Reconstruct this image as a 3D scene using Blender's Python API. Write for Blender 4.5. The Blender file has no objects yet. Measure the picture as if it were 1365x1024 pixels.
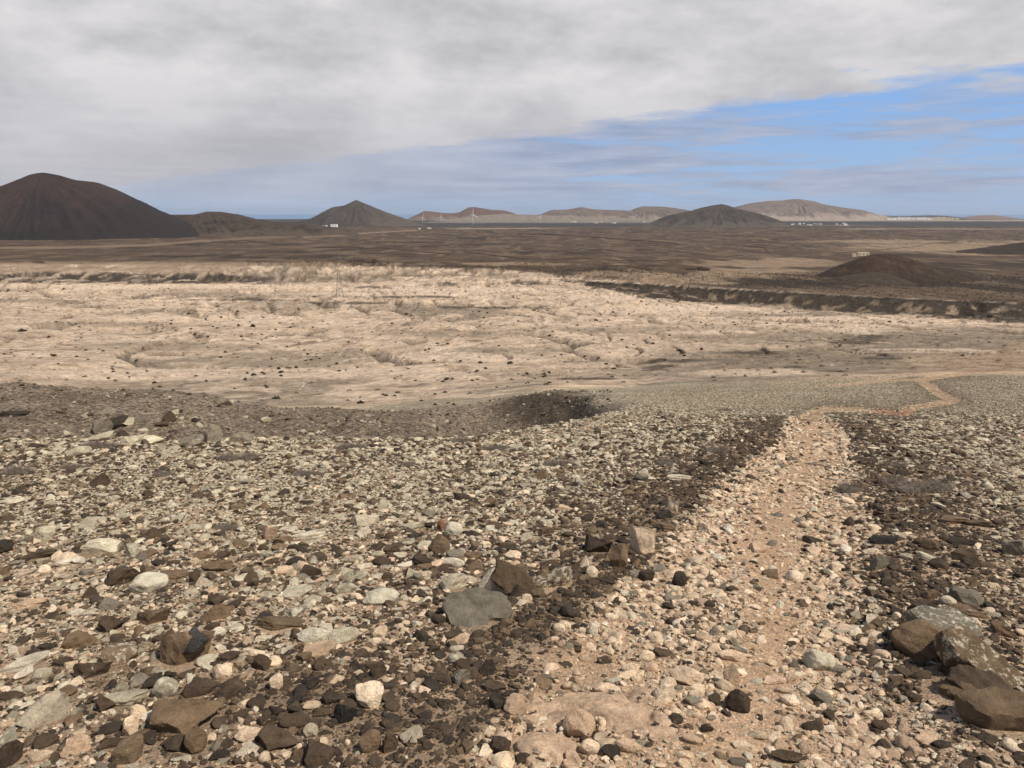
import bpy, math, random
import numpy as np
random.seed(7); RNG = np.random.default_rng(11)
S = bpy.context.scene; C = S.collection
F = 985.8; CX, CY = 682.5, 512.0; PITCH = math.radians(13.03); CAMH = 1.6
CP, SP = math.cos(PITCH), math.sin(PITCH)
# all heights are measured from the camera's eye: the eye is at z = 0, ground below it at -1.6

# ------------------------------------------------------------------ noise
def _h(ix, iy, seed):
    n = (ix.astype(np.int64) * 374761393 + iy.astype(np.int64) * 668265263 + seed * 1442695041) & 0xffffffff
    n = ((n ^ (n >> 13)) * 1274126177) & 0xffffffff
    return ((n ^ (n >> 16)) & 0xffff) / 65535.0
def pn(x, y, seed=0):
    ix = np.floor(x); iy = np.floor(y); fx = x - ix; fy = y - iy
    def g(dx, dy):
        a = _h(ix + dx, iy + dy, seed) * 2 * np.pi
        return np.cos(a) * (fx - dx) + np.sin(a) * (fy - dy)
    u = fx * fx * fx * (fx * (fx * 6 - 15) + 10); v = fy * fy * fy * (fy * (fy * 6 - 15) + 10)
    a = g(0, 0); b = g(1, 0); c = g(0, 1); d = g(1, 1)
    return ((a + (b - a) * u) * (1 - v) + (c + (d - c) * u) * v) * 1.4
def fbm(x, y, seed=0, oct=4, gain=.5):
    r = 0; A = 1; s = 0
    for o in range(oct):
        r = r + A * pn(x * 2 ** o + 17.3 * o, y * 2 ** o - 9.1 * o, seed + o); s += A; A *= gain
    return r / s
def fb2(*a): return 1.75 * fbm(*a)
def ridged(x, y, seed=0, oct=4):
    r = 0; A = 1; s = 0
    for o in range(oct):
        r = r + A * (1 - 2 * np.abs(pn(x * 2 ** o + 31.7 * o, y * 2 ** o + 5.3 * o, seed + o))); s += A; A *= .5
    return r / s
def sst(a, b, x):
    t = np.clip((x - a) / (b - a), 0, 1); return t * t * (3 - 2 * t)

# ------------------------------------------------------------------ camera geometry
def s_of(py): return np.tan(PITCH - np.arctan((CY - py) / F))
def project(X, Y, Z):
    w = np.maximum(Y * CP - Z * SP, .05); up = Y * SP + Z * CP
    return CX + F * X / w, CY - F * up / w
def ray(px, py):
    u = (px - CX) / F; v = (CY - py) / F
    yy = CP + v * SP; zz = -SP + v * CP
    return u / yy, zz / yy            # X and Z per metre of Y

# ------------------------------------------------------------------ land profiles: (distance, sight line) along bearings
T = {
 0:   '12:583 20:640 34:583 45:550 62:514 80:525 105:540 140:508 200:478 300:441 450:413 600:396 780:377.5 830:385 960:379 985:367 1060:363 1090:352 1250:347',
 200: '12:580 20:640 34:583 45:552 62:524 80:534 105:545 140:520 200:487 300:447 450:416 600:398 780:379 830:386 950:380 980:369 1050:364 1085:353 1250:347',
 400: '12:583 20:640 34:590 45:570 60:548 78:551 105:543 140:522 200:490 300:452 450:420 550:402 650:394 760:386 850:380 895:362 1000:358 1080:353 1250:347',
 530: '12:583 20:625 32:590 45:570 60:556 80:548 105:536 140:518 200:490 300:450 450:418 550:403 650:394 760:384 850:378 910:361 1000:357 1080:353 1250:347',
 620: '12.3:580 18:620 30:605 42:575 55:560 75:540 105:529 140:514 200:490 300:450 450:418 550:404 650:393 760:382 850:376 920:363 1000:357 1080:353 1250:347',
 740: '14:564 20:600 30:610 40:575 50:538 65:524 100:516 140:510 200:490 300:452 450:420 550:405 640:394 740:380 780:378 820:370 950:362 1080:353 1250:347',
 850: '17:545 22:540 30:537 40:533 52:529 70:524 100:518 145:508 200:492 300:455 420:428 500:413 580:398 640:387 652:385 668:377 800:368 1000:358 1250:348',
 950: '14:558 20:552 28:546 40:539 55:530 75:521 105:512 145:499 200:484 280:463 360:443 440:426 520:413 588:405 592:404 612:386 800:372 1000:359 1250:349',
 1100:'15:555 20:552 28:547 40:541 55:528 75:515 105:504 145:493 200:479 270:461 340:447 410:434 470:423 518:417 522:416 545:394 700:379 900:364 1250:349',
 1250:'15:555 20:551 28:545 40:536 55:522 75:508 105:498 145:488 200:474 260:460 320:449 380:440 430:433 465:429 470:428 495:402 620:390 850:370 1250:351',
 1365:'15:556 20:551 28:543 40:530 55:517 75:506 105:496 145:485 200:472 260:460 320:450 370:443 410:438 443:434 448:433 473:408 600:393 850:370 1250:351'}
colA, KY, KZ = [], [], []
for px in sorted(T):
    pts = [tuple(map(float, q.split(':'))) for q in T[px].split()] + [(2000, 332), (2900, 322)]
    colA.append((px - CX) / F); KY.append([q[0] for q in pts]); KZ.append([-q[0] * float(s_of(q[1])) for q in pts])
colA = np.array(colA); KY = np.array(KY); KZ = np.array(KZ)
FAR_Z = KZ[:, -1].mean()
# grid: X = alpha * (Y + 3)
al = np.concatenate([np.linspace(-1.7, -.8, 50)[:-1], np.linspace(-.8, .8, 930), np.linspace(.8, 1.7, 50)[1:]])
def logs(a, b, d): return np.exp(np.arange(math.log(a), math.log(b), d))
tt = np.concatenate([logs(.5, 30, .015), logs(30, 1500, .0075), logs(1500, 60000, .015)])
NA, NT = len(al), len(tt)
GY = np.repeat((tt - 3)[:, None], NA, 1); GX = al[None, :] * tt[:, None]
def base_height(X, Y):
    a = np.clip(X / np.maximum(Y, 2.0), colA[0], colA[-1])
    k = np.clip(np.searchsorted(colA, a) - 1, 0, len(colA) - 2)
    f = (a - colA[k]) / (colA[k + 1] - colA[k]); f = f * f * (3 - 2 * f) * .5 + f * .5
    Z = np.zeros_like(X)
    K = KY.shape[1]
    y0 = KY[k, 0] * (1 - f) + KY[k + 1, 0] * f; z0 = KZ[k, 0] * (1 - f) + KZ[k + 1, 0] * f
    m = (-z0 - CAMH) / y0
    Z = -(CAMH + m * Y)
    for j in range(K - 1):
        y1 = KY[k, j + 1] * (1 - f) + KY[k + 1, j + 1] * f; z1 = KZ[k, j + 1] * (1 - f) + KZ[k + 1, j + 1] * f
        w = (Y - y0) / (y1 - y0)
        Z = np.where(Y >= y0, z0 + (z1 - z0) * w, Z)
        y0, z0 = y1, z1
    Z = np.where(Y >= y0, z0 + (FAR_Z - z0) * np.clip((Y - y0) / 1500, 0, 1), Z)
    return Z
GZ = base_height(GX, GY)
def blur(Zm, n, ax):
    r = Zm.copy(); c = 1.0
    for i in range(1, n + 1):
        w = 1 - i / (n + 1)
        if ax == 0:
            p = np.pad(Zm, ((i, i), (0, 0)), 'edge'); r += w * (p[2 * i:] + p[:-2 * i])
        else:
            p = np.pad(Zm, ((0, 0), (i, i)), 'edge'); r += w * (p[:, 2 * i:] + p[:, :-2 * i])
        c += 2 * w
    return r / c
GZ = blur(blur(GZ, 10, 1), 3, 0)

# path: (line of sight py, left, right) of the trodden swath, and the trail further on, in photo sight lines
PATH = np.array([[1030, 650, 1235], [960, 690, 1215], [900, 730, 1175], [850, 760, 1148], [800, 820, 1134], [760, 860, 1140], [720, 895, 1158], [690, 918, 1160],
                 [650, 955, 1142], [620, 990, 1138], [600, 1022, 1134], [580, 1046, 1130], [565, 1046, 1118], [554, 1052, 1100]], float)
TRAIL = [[(1070, 556), (1104, 544), (1150, 546), (1205, 551), (1212, 545), (1262, 535), (1272, 532), (1250, 522), (1232, 509), (1226, 506), (1275, 499), (1330, 492), (1340, 488), (1324, 478), (1338, 468), (1375, 458)],
         [(1226, 506), (1180, 506), (1138, 512), (1110, 514)]]
def seg_dist(px, py, pts, ys=3.0):
    """distance in photo units, vertical stretched by ys to undo foreshortening"""
    d = np.full(px.shape, 1e9)
    for (x0, y0), (x1, y1) in zip(pts[:-1], pts[1:]):
        vx, vy = x1 - x0, (y1 - y0) * ys; L = vx * vx + vy * vy
        t = np.clip(((px - x0) * vx + (py - y0) * ys * vy) / L, 0, 1)
        d = np.minimum(d, np.hypot(px - x0 - t * vx, (py - y0) * ys - t * vy))
    return d
def path_mask(px, py, Y, n):
    lo = np.interp(-py, -PATH[:, 0], PATH[:, 1]); hi = np.interp(-py, -PATH[:, 0], PATH[:, 2])
    wob = n * 22 * np.clip((py - 520) / 200, .15, 2)
    sf = np.interp(py, [555, 620, 1024], [7, 14, 46]); m = sst(-1, 1, (px - lo - wob) / sf) * sst(-1, 1, (hi - px - wob * 1.3) / sf / 1.7) * (py > 552) * (Y < 17.5)
    return m
def trail_mask(px, py, Y, n):
    d = np.minimum(seg_dist(px, py, TRAIL[0]), seg_dist(px, py, TRAIL[1]) * 1.6)
    wd = np.interp(py, [455, 500, 540], [5, 8, 12])
    return sst(1.25, .7, (d + n * 5) / wd) * (Y > 14) * (Y < 400)
px, py = project(GX, GY, GZ)
# ---- relief
far = sst(80, 160, GY)
near = 1 - sst(10, 25, GY)
GZ += near * (.035 * fbm(GX / 1.3, GY / 1.3, 3) + .02 * fbm(GX / .35, GY / .35, 5, 3)) * sst(.4, 2, GY)
mid = sst(14, 30, GY) * (1 - sst(110, 160, GY))
left_spur = sst(640, 480, px) * sst(20, 28, GY) * (1 - sst(68, 90, GY))
GZ += mid * (.10 * fbm(GX / 5, GY / 5, 8) + .05 * fbm(GX / 1.4, GY / 1.4, 9, 3))
GZ += left_spur * (.45 * fbm(GX / 6, GY / 6, 12) + .35 * np.maximum(ridged(GX / 3.5, GY / 3.5, 14), 0) ** 2)
pit = sst(540, 600, px) * sst(800, 760, px) * sst(20, 30, GY) * (1 - sst(60, 80, GY))
GZ += pit * (.6 * ridged(GX / 4, GY / 4, 15) - .2)
hol = sst(560, 640, px) * sst(795, 750, px) * sst(24, 34, GY) * (1 - sst(54, 70, GY))
GZ -= 2.2 * hol
wx = GX + 30 * fbm(GX / 120, GY / 120, 21); wy = GY + 30 * fbm(GX / 120, GY / 120, 22)
bad = far * (1 - sst(1000, 1250, GY)) * (1 - .75 * sst(440, 520, GY) * sst(850, 1000, px))
rg = ridged(wx / 120, wy / 190, 25, 3)
rg2 = ridged(wx / 44 + wy / 110, wy / 85, 27, 3)
GZ += bad * (np.clip(GY / 500, .15, 1.3) * (4.0 * rg + 2.6 * rg2))
wall = bad * sst(.10, .3, np.abs(np.gradient(GZ, axis=0) / np.gradient(GY, axis=0)))
GZ += np.minimum(wall, 1) * (GY > 440) * (GY < 1100) * 3.0 * ridged(wx / 34, wy / 80, 33, 4)
gx = GX + 26 * fbm(GX / 60, GY / 60, 150, 3); gy = GY + 26 * fbm(GX / 60, GY / 60, 151, 3)
GUL = np.maximum(sst(.80, .98, ridged(gx / 62 + gy / 140, gy / 120 - gx / 200, 152, 1)), .7 * sst(.84, .98, ridged(gx / 30 - gy / 60, gy / 64, 153, 1))) * sst(105, 170, GY) * (1 - sst(860, 960, GY)) * (1 - .8 * sst(440, 520, GY) * sst(850, 1000, px))
GUL *= .35 + .65 * sst(-.1, .25, fbm(GX / 130, GY / 170, 154, 3))
GZ -= GUL * (1.0 + GY / 170)
GZ += bad * (.35 + GY / 900) * ridged(gx / 13, gy / 22, 155, 3) * (GY < 900)
cw = sst(845, 885, GY) * (1 - sst(1010, 1090, GY)) * sst(760, 690, px)
sx = GX / 40 + 3.0 * fbm(GX / 110, GY / 110, 140, 3) + .25 * (GY - 900) / 60 * np.sin(GX / 60)
spur = 1 - 2 * np.abs(2 * np.abs(sx - np.floor(sx) - .5) - .5)
GZ += cw * (.45 + 1.1 * sst(-.2, .3, fbm(GX / 160, GY / 300, 143, 3))) * (4.6 * (2 * np.abs(sx - np.floor(sx) - .5) - .5) + 1.6 * ridged(GX / 11, GY / 30, 141, 3))
plain = sst(1000, 1400, GY) * (1 - sst(9000, 12000, GY))
GZ += plain * (7 * fbm(GX / 260, GY / 260, 41, 6) + 7.0 * np.maximum(fbm(GX / 700, GY / 700, 43), 0))
plain2 = sst(480, 620, GY) * sst(820, 900, px) * (1 - plain)
GZ += plain2 * 1.2 * fbm(GX / 70, GY / 70, 47, 4)
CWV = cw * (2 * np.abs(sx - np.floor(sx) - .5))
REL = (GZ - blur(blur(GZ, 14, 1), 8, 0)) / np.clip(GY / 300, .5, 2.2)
px, py = project(GX, GY, GZ)
n1 = fbm(GX / 1.1, GY / 1.1, 51, 3)
pm = path_mask(px, py, GY, n1)
tm = trail_mask(px, py, GY, n1)
GZ -= .05 * blur(pm, 3, 1) + .10 * tm
coast = sst(13500, 14500, GY + 600 * fbm(GX / 2500, GY / 2500, 61))
GZ -= coast * 22

def gsample(X, Y, A=None):
    A = GZ if A is None else A
    X = np.asarray(X, float); Y = np.asarray(Y, float)
    t = Y + 3; a = X / t
    j = np.clip(np.searchsorted(tt, t) - 1, 0, NT - 2); i = np.clip(np.searchsorted(al, a) - 1, 0, NA - 2)
    ft = np.clip((t - tt[j]) / (tt[j + 1] - tt[j]), 0, 1); fa = np.clip((a - al[i]) / (al[i + 1] - al[i]), 0, 1)
    return (A[j, i] * (1 - ft) * (1 - fa) + A[j + 1, i] * ft * (1 - fa) + A[j, i + 1] * (1 - ft) * fa + A[j + 1, i + 1] * ft * fa)
_Y = np.exp(np.linspace(math.log(1.2), math.log(15000), 5000))
def hit(px, py, ymin=0, ymax=1e9):
    """where the line of sight meets the land"""
    rx, rz = ray(px, py)
    Ys = _Y[(_Y >= ymin) & (_Y <= ymax)]
    g = rz * Ys - gsample(rx * Ys, Ys)
    k = np.where(g <= 0)[0]
    if len(k): Yh = Ys[k[0]]
    else: Yh = Ys[np.argmin(g)]
    return float(rx * Yh), float(Yh), float(gsample(rx * Yh, Yh))

# ------------------------------------------------------------------ land colour (albedo)
def mix(a, b, m): return a + (b - a) * m[..., None]
def col(*c): return np.array(c, float)
def land_colour(X, Y, Z, px, py):
    n_s = fb2(X / .8, Y / .8, 70, 4); n_m = fb2(X / 9, Y / 9, 72, 4); n_l = fb2(X / 60, Y / 60, 74, 5); n_x = fb2(X / 320, Y / 260, 76, 5)
    c = np.zeros(X.shape + (3,)) + col(.21, .155, .105)                           # near soil
    c = mix(c, c * 0 + col(.40, .295, .205), np.clip(.4 + n_s * 1.0, 0, 1) * .8)
    # right-hand gravel slope
    g = sst(13, 20, Y)
    gr = c * 0 + col(.22, .19, .142); gr = mix(gr, c * 0 + col(.285, .25, .185), np.clip(.5 + n_m * 1.5, 0, 1)); gr = mix(gr, c * 0 + col(.14, .115, .085), sst(.15, .5, n_s) * .6)
    c = mix(c, gr, g)
    # left spur and hollow
    sp = sst(24, 30, Y) * (1 - sst(64, 80, Y)) * sst(800, 740, px + 30 * n_m)
    spc = c * 0 + col(.115, .091, .066); spc = mix(spc, c * 0 + col(.165, .132, .098), np.clip(.5 + 1.4 * n_m, 0, 1)); spc = mix(spc, c * 0 + col(.20, .165, .125), sst(.2, .5, n_s) * .55)
    c = mix(c, spc, sp)
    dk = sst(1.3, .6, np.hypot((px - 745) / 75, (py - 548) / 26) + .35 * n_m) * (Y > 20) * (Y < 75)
    c = mix(c, c * 0 + col(.045, .034, .024), dk * .9)  # shade on the hollow's wall painted over its brown
    # pale badlands
    bound = np.interp(px, [0, 200, 330, 420, 560, 640, 700, 850, 950, 1050, 1110, 1230, 1300, 1365], [520, 540, 560, 556, 533, 526, 522, 514, 505, 513, 511, 505, 498, 500])
    pale = sst(3.5, -3.5, py - bound + 6 * n_m) * sst(66, 76, Y)
    pc = c * 0 + col(.54, .42, .31); pc = mix(pc, c * 0 + col(.64, .51, .385), sst(-.2, .45, n_l)); pc = mix(pc, c * 0 + col(.32, .24, .165), sst(.1, .5, -n_m + .3 * n_l) * .6)
    # grey gravel caps and streaks
    rgc = ridged(X / 95 + .3, Y / 150, 81, 5); cap = sst(.30, .52, fb2(X / 80 + .5 * n_l, Y / 130, 83, 5) + .20 * rgc)
    pc = mix(pc, c * 0 + col(.20, .165, .12), cap * .6)
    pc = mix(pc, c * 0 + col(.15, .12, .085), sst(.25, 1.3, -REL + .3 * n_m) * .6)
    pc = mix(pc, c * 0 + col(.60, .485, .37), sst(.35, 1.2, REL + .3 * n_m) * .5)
    lines = sst(.86, .96, ridged(X / 42 + n_l, Y / 75 + .6 * n_l, 85, 2) * .9 + .1) * (Y > 120)
    pc = mix(pc, c * 0 + col(.13, .10, .07), lines * .7)
    trails = sst(.93, .985, 1 - np.abs(fb2(X / 22, Y / 38, 87, 3)) * 1.6) * sst(640, 560, px) * sst(440, 480, py)
    pc = mix(pc, c * 0 + col(.66, .54, .41), trails * .6)
    # grey areas seen on the right and the middle
    def blob(x, y, rx, ry, nn=.5): return sst(1.25, .65, np.hypot((px - x) / rx, (py - y) / ry) + nn * n_l)
    grey = np.zeros(X.shape)
    for b in [(1110, 449, 190, 9), (1290, 452, 140, 16), (1000, 476, 150, 10), (930, 495, 80, 9), (1180, 470, 160, 8), (760, 497, 200, 5), (370, 408, 100, 9), (200, 462, 150, 6), (560, 411, 120, 5), (1050, 505, 120, 5), (600, 445, 90, 4), (90, 432, 160, 3), (820, 440, 110, 5), (1200, 492, 100, 6)]:
        grey = np.maximum(grey, blob(*b))
    pc = mix(pc, c * 0 + col(.165, .135, .098), grey * .42 * (1 - sst(1100, 1300, Y)))
    rt = sst(820, 980, px + 60 * n_l) * sst(432, 448, py) * sst(524, 508, py); pc = mix(pc, c * 0 + col(.235, .19, .135), rt * np.clip(.45 + 1.0 * n_l + .6 * n_m, 0, .95))
    warm = sst(1150, 1300, px) * sst(462, 476, py) * sst(506, 498, py)
    pc = mix(pc, c * 0 + col(.40, .285, .19), warm * .7)
    fine = fb2(X / 3.2, Y / 4.5, 120, 4); ff = fb2(X / 13, Y / 24, 122, 5)
    pc = pc * (1 + .16 * np.clip(fine, -1, 1) + .20 * np.clip(ff, -1, 1))[..., None]
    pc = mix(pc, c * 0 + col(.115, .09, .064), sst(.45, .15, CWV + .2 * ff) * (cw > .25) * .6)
    pc = mix(pc, c * 0 + col(.17, .135, .098), np.clip(GUL * 1.2, 0, 1) * .75)
    br = np.zeros(X.shape)
    for b in [(180, 382, 330, 3.5), (600, 386, 180, 3), (520, 392, 120, 3), (380, 497, 420, 7), (640, 478, 130, 6), (900, 412, 110, 7), (840, 395, 90, 6), (1120, 424, 220, 2.2), (1300, 431, 90, 1.6), (700, 528, 110, 3.5), (180, 500, 200, 8), (1010, 497, 90, 6), (1230, 467, 110, 3), (960, 443, 80, 3), (1145, 440, 50, 7), (300, 425, 160, 5)]:
        br = np.maximum(br, sst(1.2, .5, np.hypot((px - b[0]) / b[2], (py - b[1]) / b[3]) + .5 * ff + .2 * fine))
    pc = mix(pc, c * 0 + col(.66, .525, .40), np.clip(br, 0, 1) * .8)
    rim = np.zeros(X.shape)
    for b in [(1138, 456, 34, 4), (872, 489, 30, 6), (705, 377.5, 34, 2.6), (748, 366, 16, 2.2), (1010, 470, 60, 2), (905, 481, 30, 3), (590, 379, 26, 2.4), (500, 383, 22, 2), (790, 505, 70, 2), (1165, 449, 24, 2.5), (1060, 489, 20, 2), (1110, 495, 22, 1.6), (1180, 478, 34, 1.5), (555, 396, 60, 1.6), (650, 410, 80, 1.6), (330, 400, 60, 2), (470, 404, 60, 2)]:
        rim = np.maximum(rim, sst(1.2, .5, np.hypot((px - b[0] - 8 * ff) / b[2], (py - b[1]) / b[3]) + .75 * ff + .4 * fine))
    pc = mix(pc, c * 0 + col(.085, .065, .046), np.clip(rim, 0, 1) * .85)
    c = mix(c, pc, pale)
    # canyon walls in dark lava and pale scars
    def band(top, bot, soft=1.5): return sst(-soft, soft, py - top) * sst(-soft, soft, bot - py)
    nv = 4 * n_l
    ct = np.interp(px, [0, 240, 330, 420, 440], [364, 364, 366, 376, 378]); cb = np.interp(px, [0, 100, 200, 340, 420, 440], [378, 377, 379, 378, 380, 379])
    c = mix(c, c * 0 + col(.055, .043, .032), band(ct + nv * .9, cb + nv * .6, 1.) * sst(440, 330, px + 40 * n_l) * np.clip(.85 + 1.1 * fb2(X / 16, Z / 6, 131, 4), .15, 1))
    ct = np.interp(px, [745, 850, 950, 1100, 1250, 1365], [373, 378, 384, 392, 400, 404]); cb = np.interp(px, [745, 800, 880, 950, 1050, 1120, 1200, 1365], [374, 383, 398, 404, 408, 417, 421, 431])
    cliffm = band(ct + 1.6 * n_m, cb + nv * 1.5 + 2.5 * n_m, 1.4) * sst(740, 760, px) * (Y > 300)
    scar = sst(.12, .42, fb2(X / 13 + .5 * fb2(X / 30, Y / 20, 90), Y / 12, 91, 5)) * sst(3, 9, py - ct)
    scar = np.maximum(scar, 0) * np.where(px > 1230, 1, .8)
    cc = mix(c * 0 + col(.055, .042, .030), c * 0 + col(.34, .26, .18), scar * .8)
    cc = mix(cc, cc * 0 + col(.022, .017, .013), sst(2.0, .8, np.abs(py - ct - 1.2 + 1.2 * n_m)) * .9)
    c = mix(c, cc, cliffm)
    # dark plain
    pt = np.interp(px, [0, 330, 470, 560, 660, 720, 800, 850, 950, 1100, 1250, 1365], [352, 354, 355, 357, 359, 364, 371, 377, 384, 392, 400, 404])
    pl = sst(1.5, -1.5, py - pt + .8 * n_x) * (Y > 440)
    pcx = c * 0 + col(.078, .052, .033); pcx = mix(pcx, c * 0 + col(.038, .026, .017), sst(.0, .4, n_x) * .9); pcx = mix(pcx, c * 0 + col(.135, .095, .062), sst(.05, .45, fb2(X / 110, Y / 240, 93, 5)) * .75)
    pcx = mix(pcx, c * 0 + col(.17, .127, .086), sst(.33, .5, fb2(X / 40, Y / 160, 94, 4)) * .6)
    tan = np.zeros(X.shape)
    for b in [(900, 371, 110, 8), (1030, 351, 110, 6), (1010, 361, 80, 4), (1250, 330, 130, 6), (1330, 325, 60, 4), (1180, 322, 90, 2.5), (1310, 336, 60, 4), (820, 366, 60, 4), (330, 352, 200, 2), (140, 356, 120, 3), (680, 352, 120, 1.6)]:
        tan = np.maximum(tan, sst(1.25, .6, np.hypot((px - b[0]) / b[2], (py - b[1]) / b[3]) + .8 * fb2(X / 60, Y / 160, 95, 5)))
    pcx = mix(pcx, c * 0 + col(.29, .215, .145), tan * .75)
    # scars of pale badland left of the canyon
    lb = sst(.05, .3, ridged(X / 60, Y / 60, 97, 4)) * band(349 + nv * .3, 364 + nv * .3, 2) * sst(0, 60, 420 - px) + 0
    pcx = pcx * (1 + .35 * np.clip(fb2(X / 22, Y / 50, 130, 5), -1, 1))[..., None]
    c = mix(c, pcx, pl)
    c = mix(c, c * 0 + col(.28, .21, .145), np.clip(lb, 0, 1) * .7 * (px < 330))
    # tan road and track
    rd = sst(2.6, 1.2, seg_dist(px, py, [(-60, 331), (90, 330), (190, 327), (262, 322), (330, 318), (392, 315)], 1.3)) * np.interp(px, [0, 260, 400], [1, .9, .5])
    rd = np.maximum(rd, sst(1.6, .7, seg_dist(px, py, [(405, 317), (450, 314), (500, 310), (545, 307.5), (555, 307)], 1.3)))
    c = mix(c, c * 0 + col(.21, .15, .10), rd * .8 * (Y > 1300))
    # slate lava field far off, with pale streaks
    lava = sst(304.2, 300.5, py + .8 * n_x)
    c = mix(c, c * 0 + col(.046, .041, .040), lava * .92)
    for x0, x1, y0, w, s in [(1030, 1400, 294.2, 1.1, 1), (1120, 1400, 305.3, .8, .6), (590, 760, 304.6, .8, .8), (1060, 1190, 300.5, .6, .5), (560, 940, 296.5, 1.2, .5), (1290, 1400, 291, 1.5, .8)]:
        c = mix(c, c * 0 + col(.34, .29, .23), sst(w, w * .4, np.abs(py - y0 + .5 * n_x)) * sst(x0 - 10, x0 + 20, px) * sst(x1, x1 - 40, px) * s * .8)
    return c
LC = land_colour(GX, GY, GZ, px, py)
flank = np.exp(-((seg_dist(px, py, TRAIL[0]) / 26) ** 2)) * (GY > 14) * (GY < 90) * (py > 500)
LC = mix(LC, LC * 0 + col(.10, .075, .05), flank * .7)
LC = mix(LC, LC * 0 + col(.395, .275, .18), np.clip(pm, 0, 1) * (.75 + .2 * n1))
red = sst(1.2, .5, np.hypot((px - 1190) / 40, (py - 549) / 8)) * (GY > 13) * (GY < 45)
LC = mix(LC, mix(LC * 0 + col(.35, .25, .165), LC * 0 + col(.26, .125, .07), red * .8), tm * .8)

# ------------------------------------------------------------------ materials
def nodes(name):
    m = bpy.data.materials.new(name); m.use_nodes = True; nt = m.node_tree; nt.nodes.clear()
    out = nt.nodes.new('ShaderNodeOutputMaterial'); b = nt.nodes.new('ShaderNodeBsdfPrincipled'); nt.links.new(b.outputs[0], out.inputs[0])
    b.inputs['Roughness'].default_value = .92; b.inputs['Specular IOR Level'].default_value = .22
    return m, nt, b
def N(nt, kind, **kw):
    n = nt.nodes.new(kind)
    for k, v in kw.items():
        if k.startswith('i_'): n.inputs[k[2:].replace('_', ' ')].default_value = v
        else: setattr(n, k, v)
    return n
def math_n(nt, op, a, b=None, clamp=False):
    n = nt.nodes.new('ShaderNodeMath'); n.operation = op; n.use_clamp = clamp
    for i, v in enumerate((a, b)):
        if v is None: continue
        if isinstance(v, (int, float)): n.inputs[i].default_value = v
        else: nt.links.new(v, n.inputs[i])
    return n.outputs[0]
def ramp(nt, src, lo, hi, a=0., b=1.):
    n = nt.nodes.new('ShaderNodeMapRange'); n.inputs['From Min'].default_value = lo; n.inputs['From Max'].default_value = hi
    n.inputs['To Min'].default_value = a; n.inputs['To Max'].default_value = b; nt.links.new(src, n.inputs['Value']); return n.outputs[0]
def cmix(nt, fac, a, b, mode='MIX'):
    n = nt.nodes.new('ShaderNodeMix'); n.data_type = 'RGBA'; n.blend_type = mode
    for s, v in ((0, fac), (6, a), (7, b)):
        if isinstance(v, (int, float)): n.inputs[s].default_value = v
        elif isinstance(v, tuple): n.inputs[s].default_value = v + (1,) * (4 - len(v))
        else: nt.links.new(v, n.inputs[s])
    return n.outputs[2]
def noise(nt, vec, scale, detail=4, rough=.55):
    n = N(nt, 'ShaderNodeTexNoise'); n.inputs['Scale'].default_value = scale; n.inputs['Detail'].default_value = detail; n.inputs['Roughness'].default_value = rough
    nt.links.new(vec, n.inputs['Vector']); return n
def bump(nt, b, h, strength, dist):
    n = nt.nodes.new('ShaderNodeBump'); n.inputs['Strength'].default_value = strength; n.inputs['Distance'].default_value = dist
    nt.links.new(h, n.inputs['Height'])
    if b.inputs['Normal'].is_linked: nt.links.new(b.inputs['Normal'].links[0].from_socket, n.inputs['Normal'])
    nt.links.new(n.outputs[0], b.inputs['Normal'])

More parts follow.
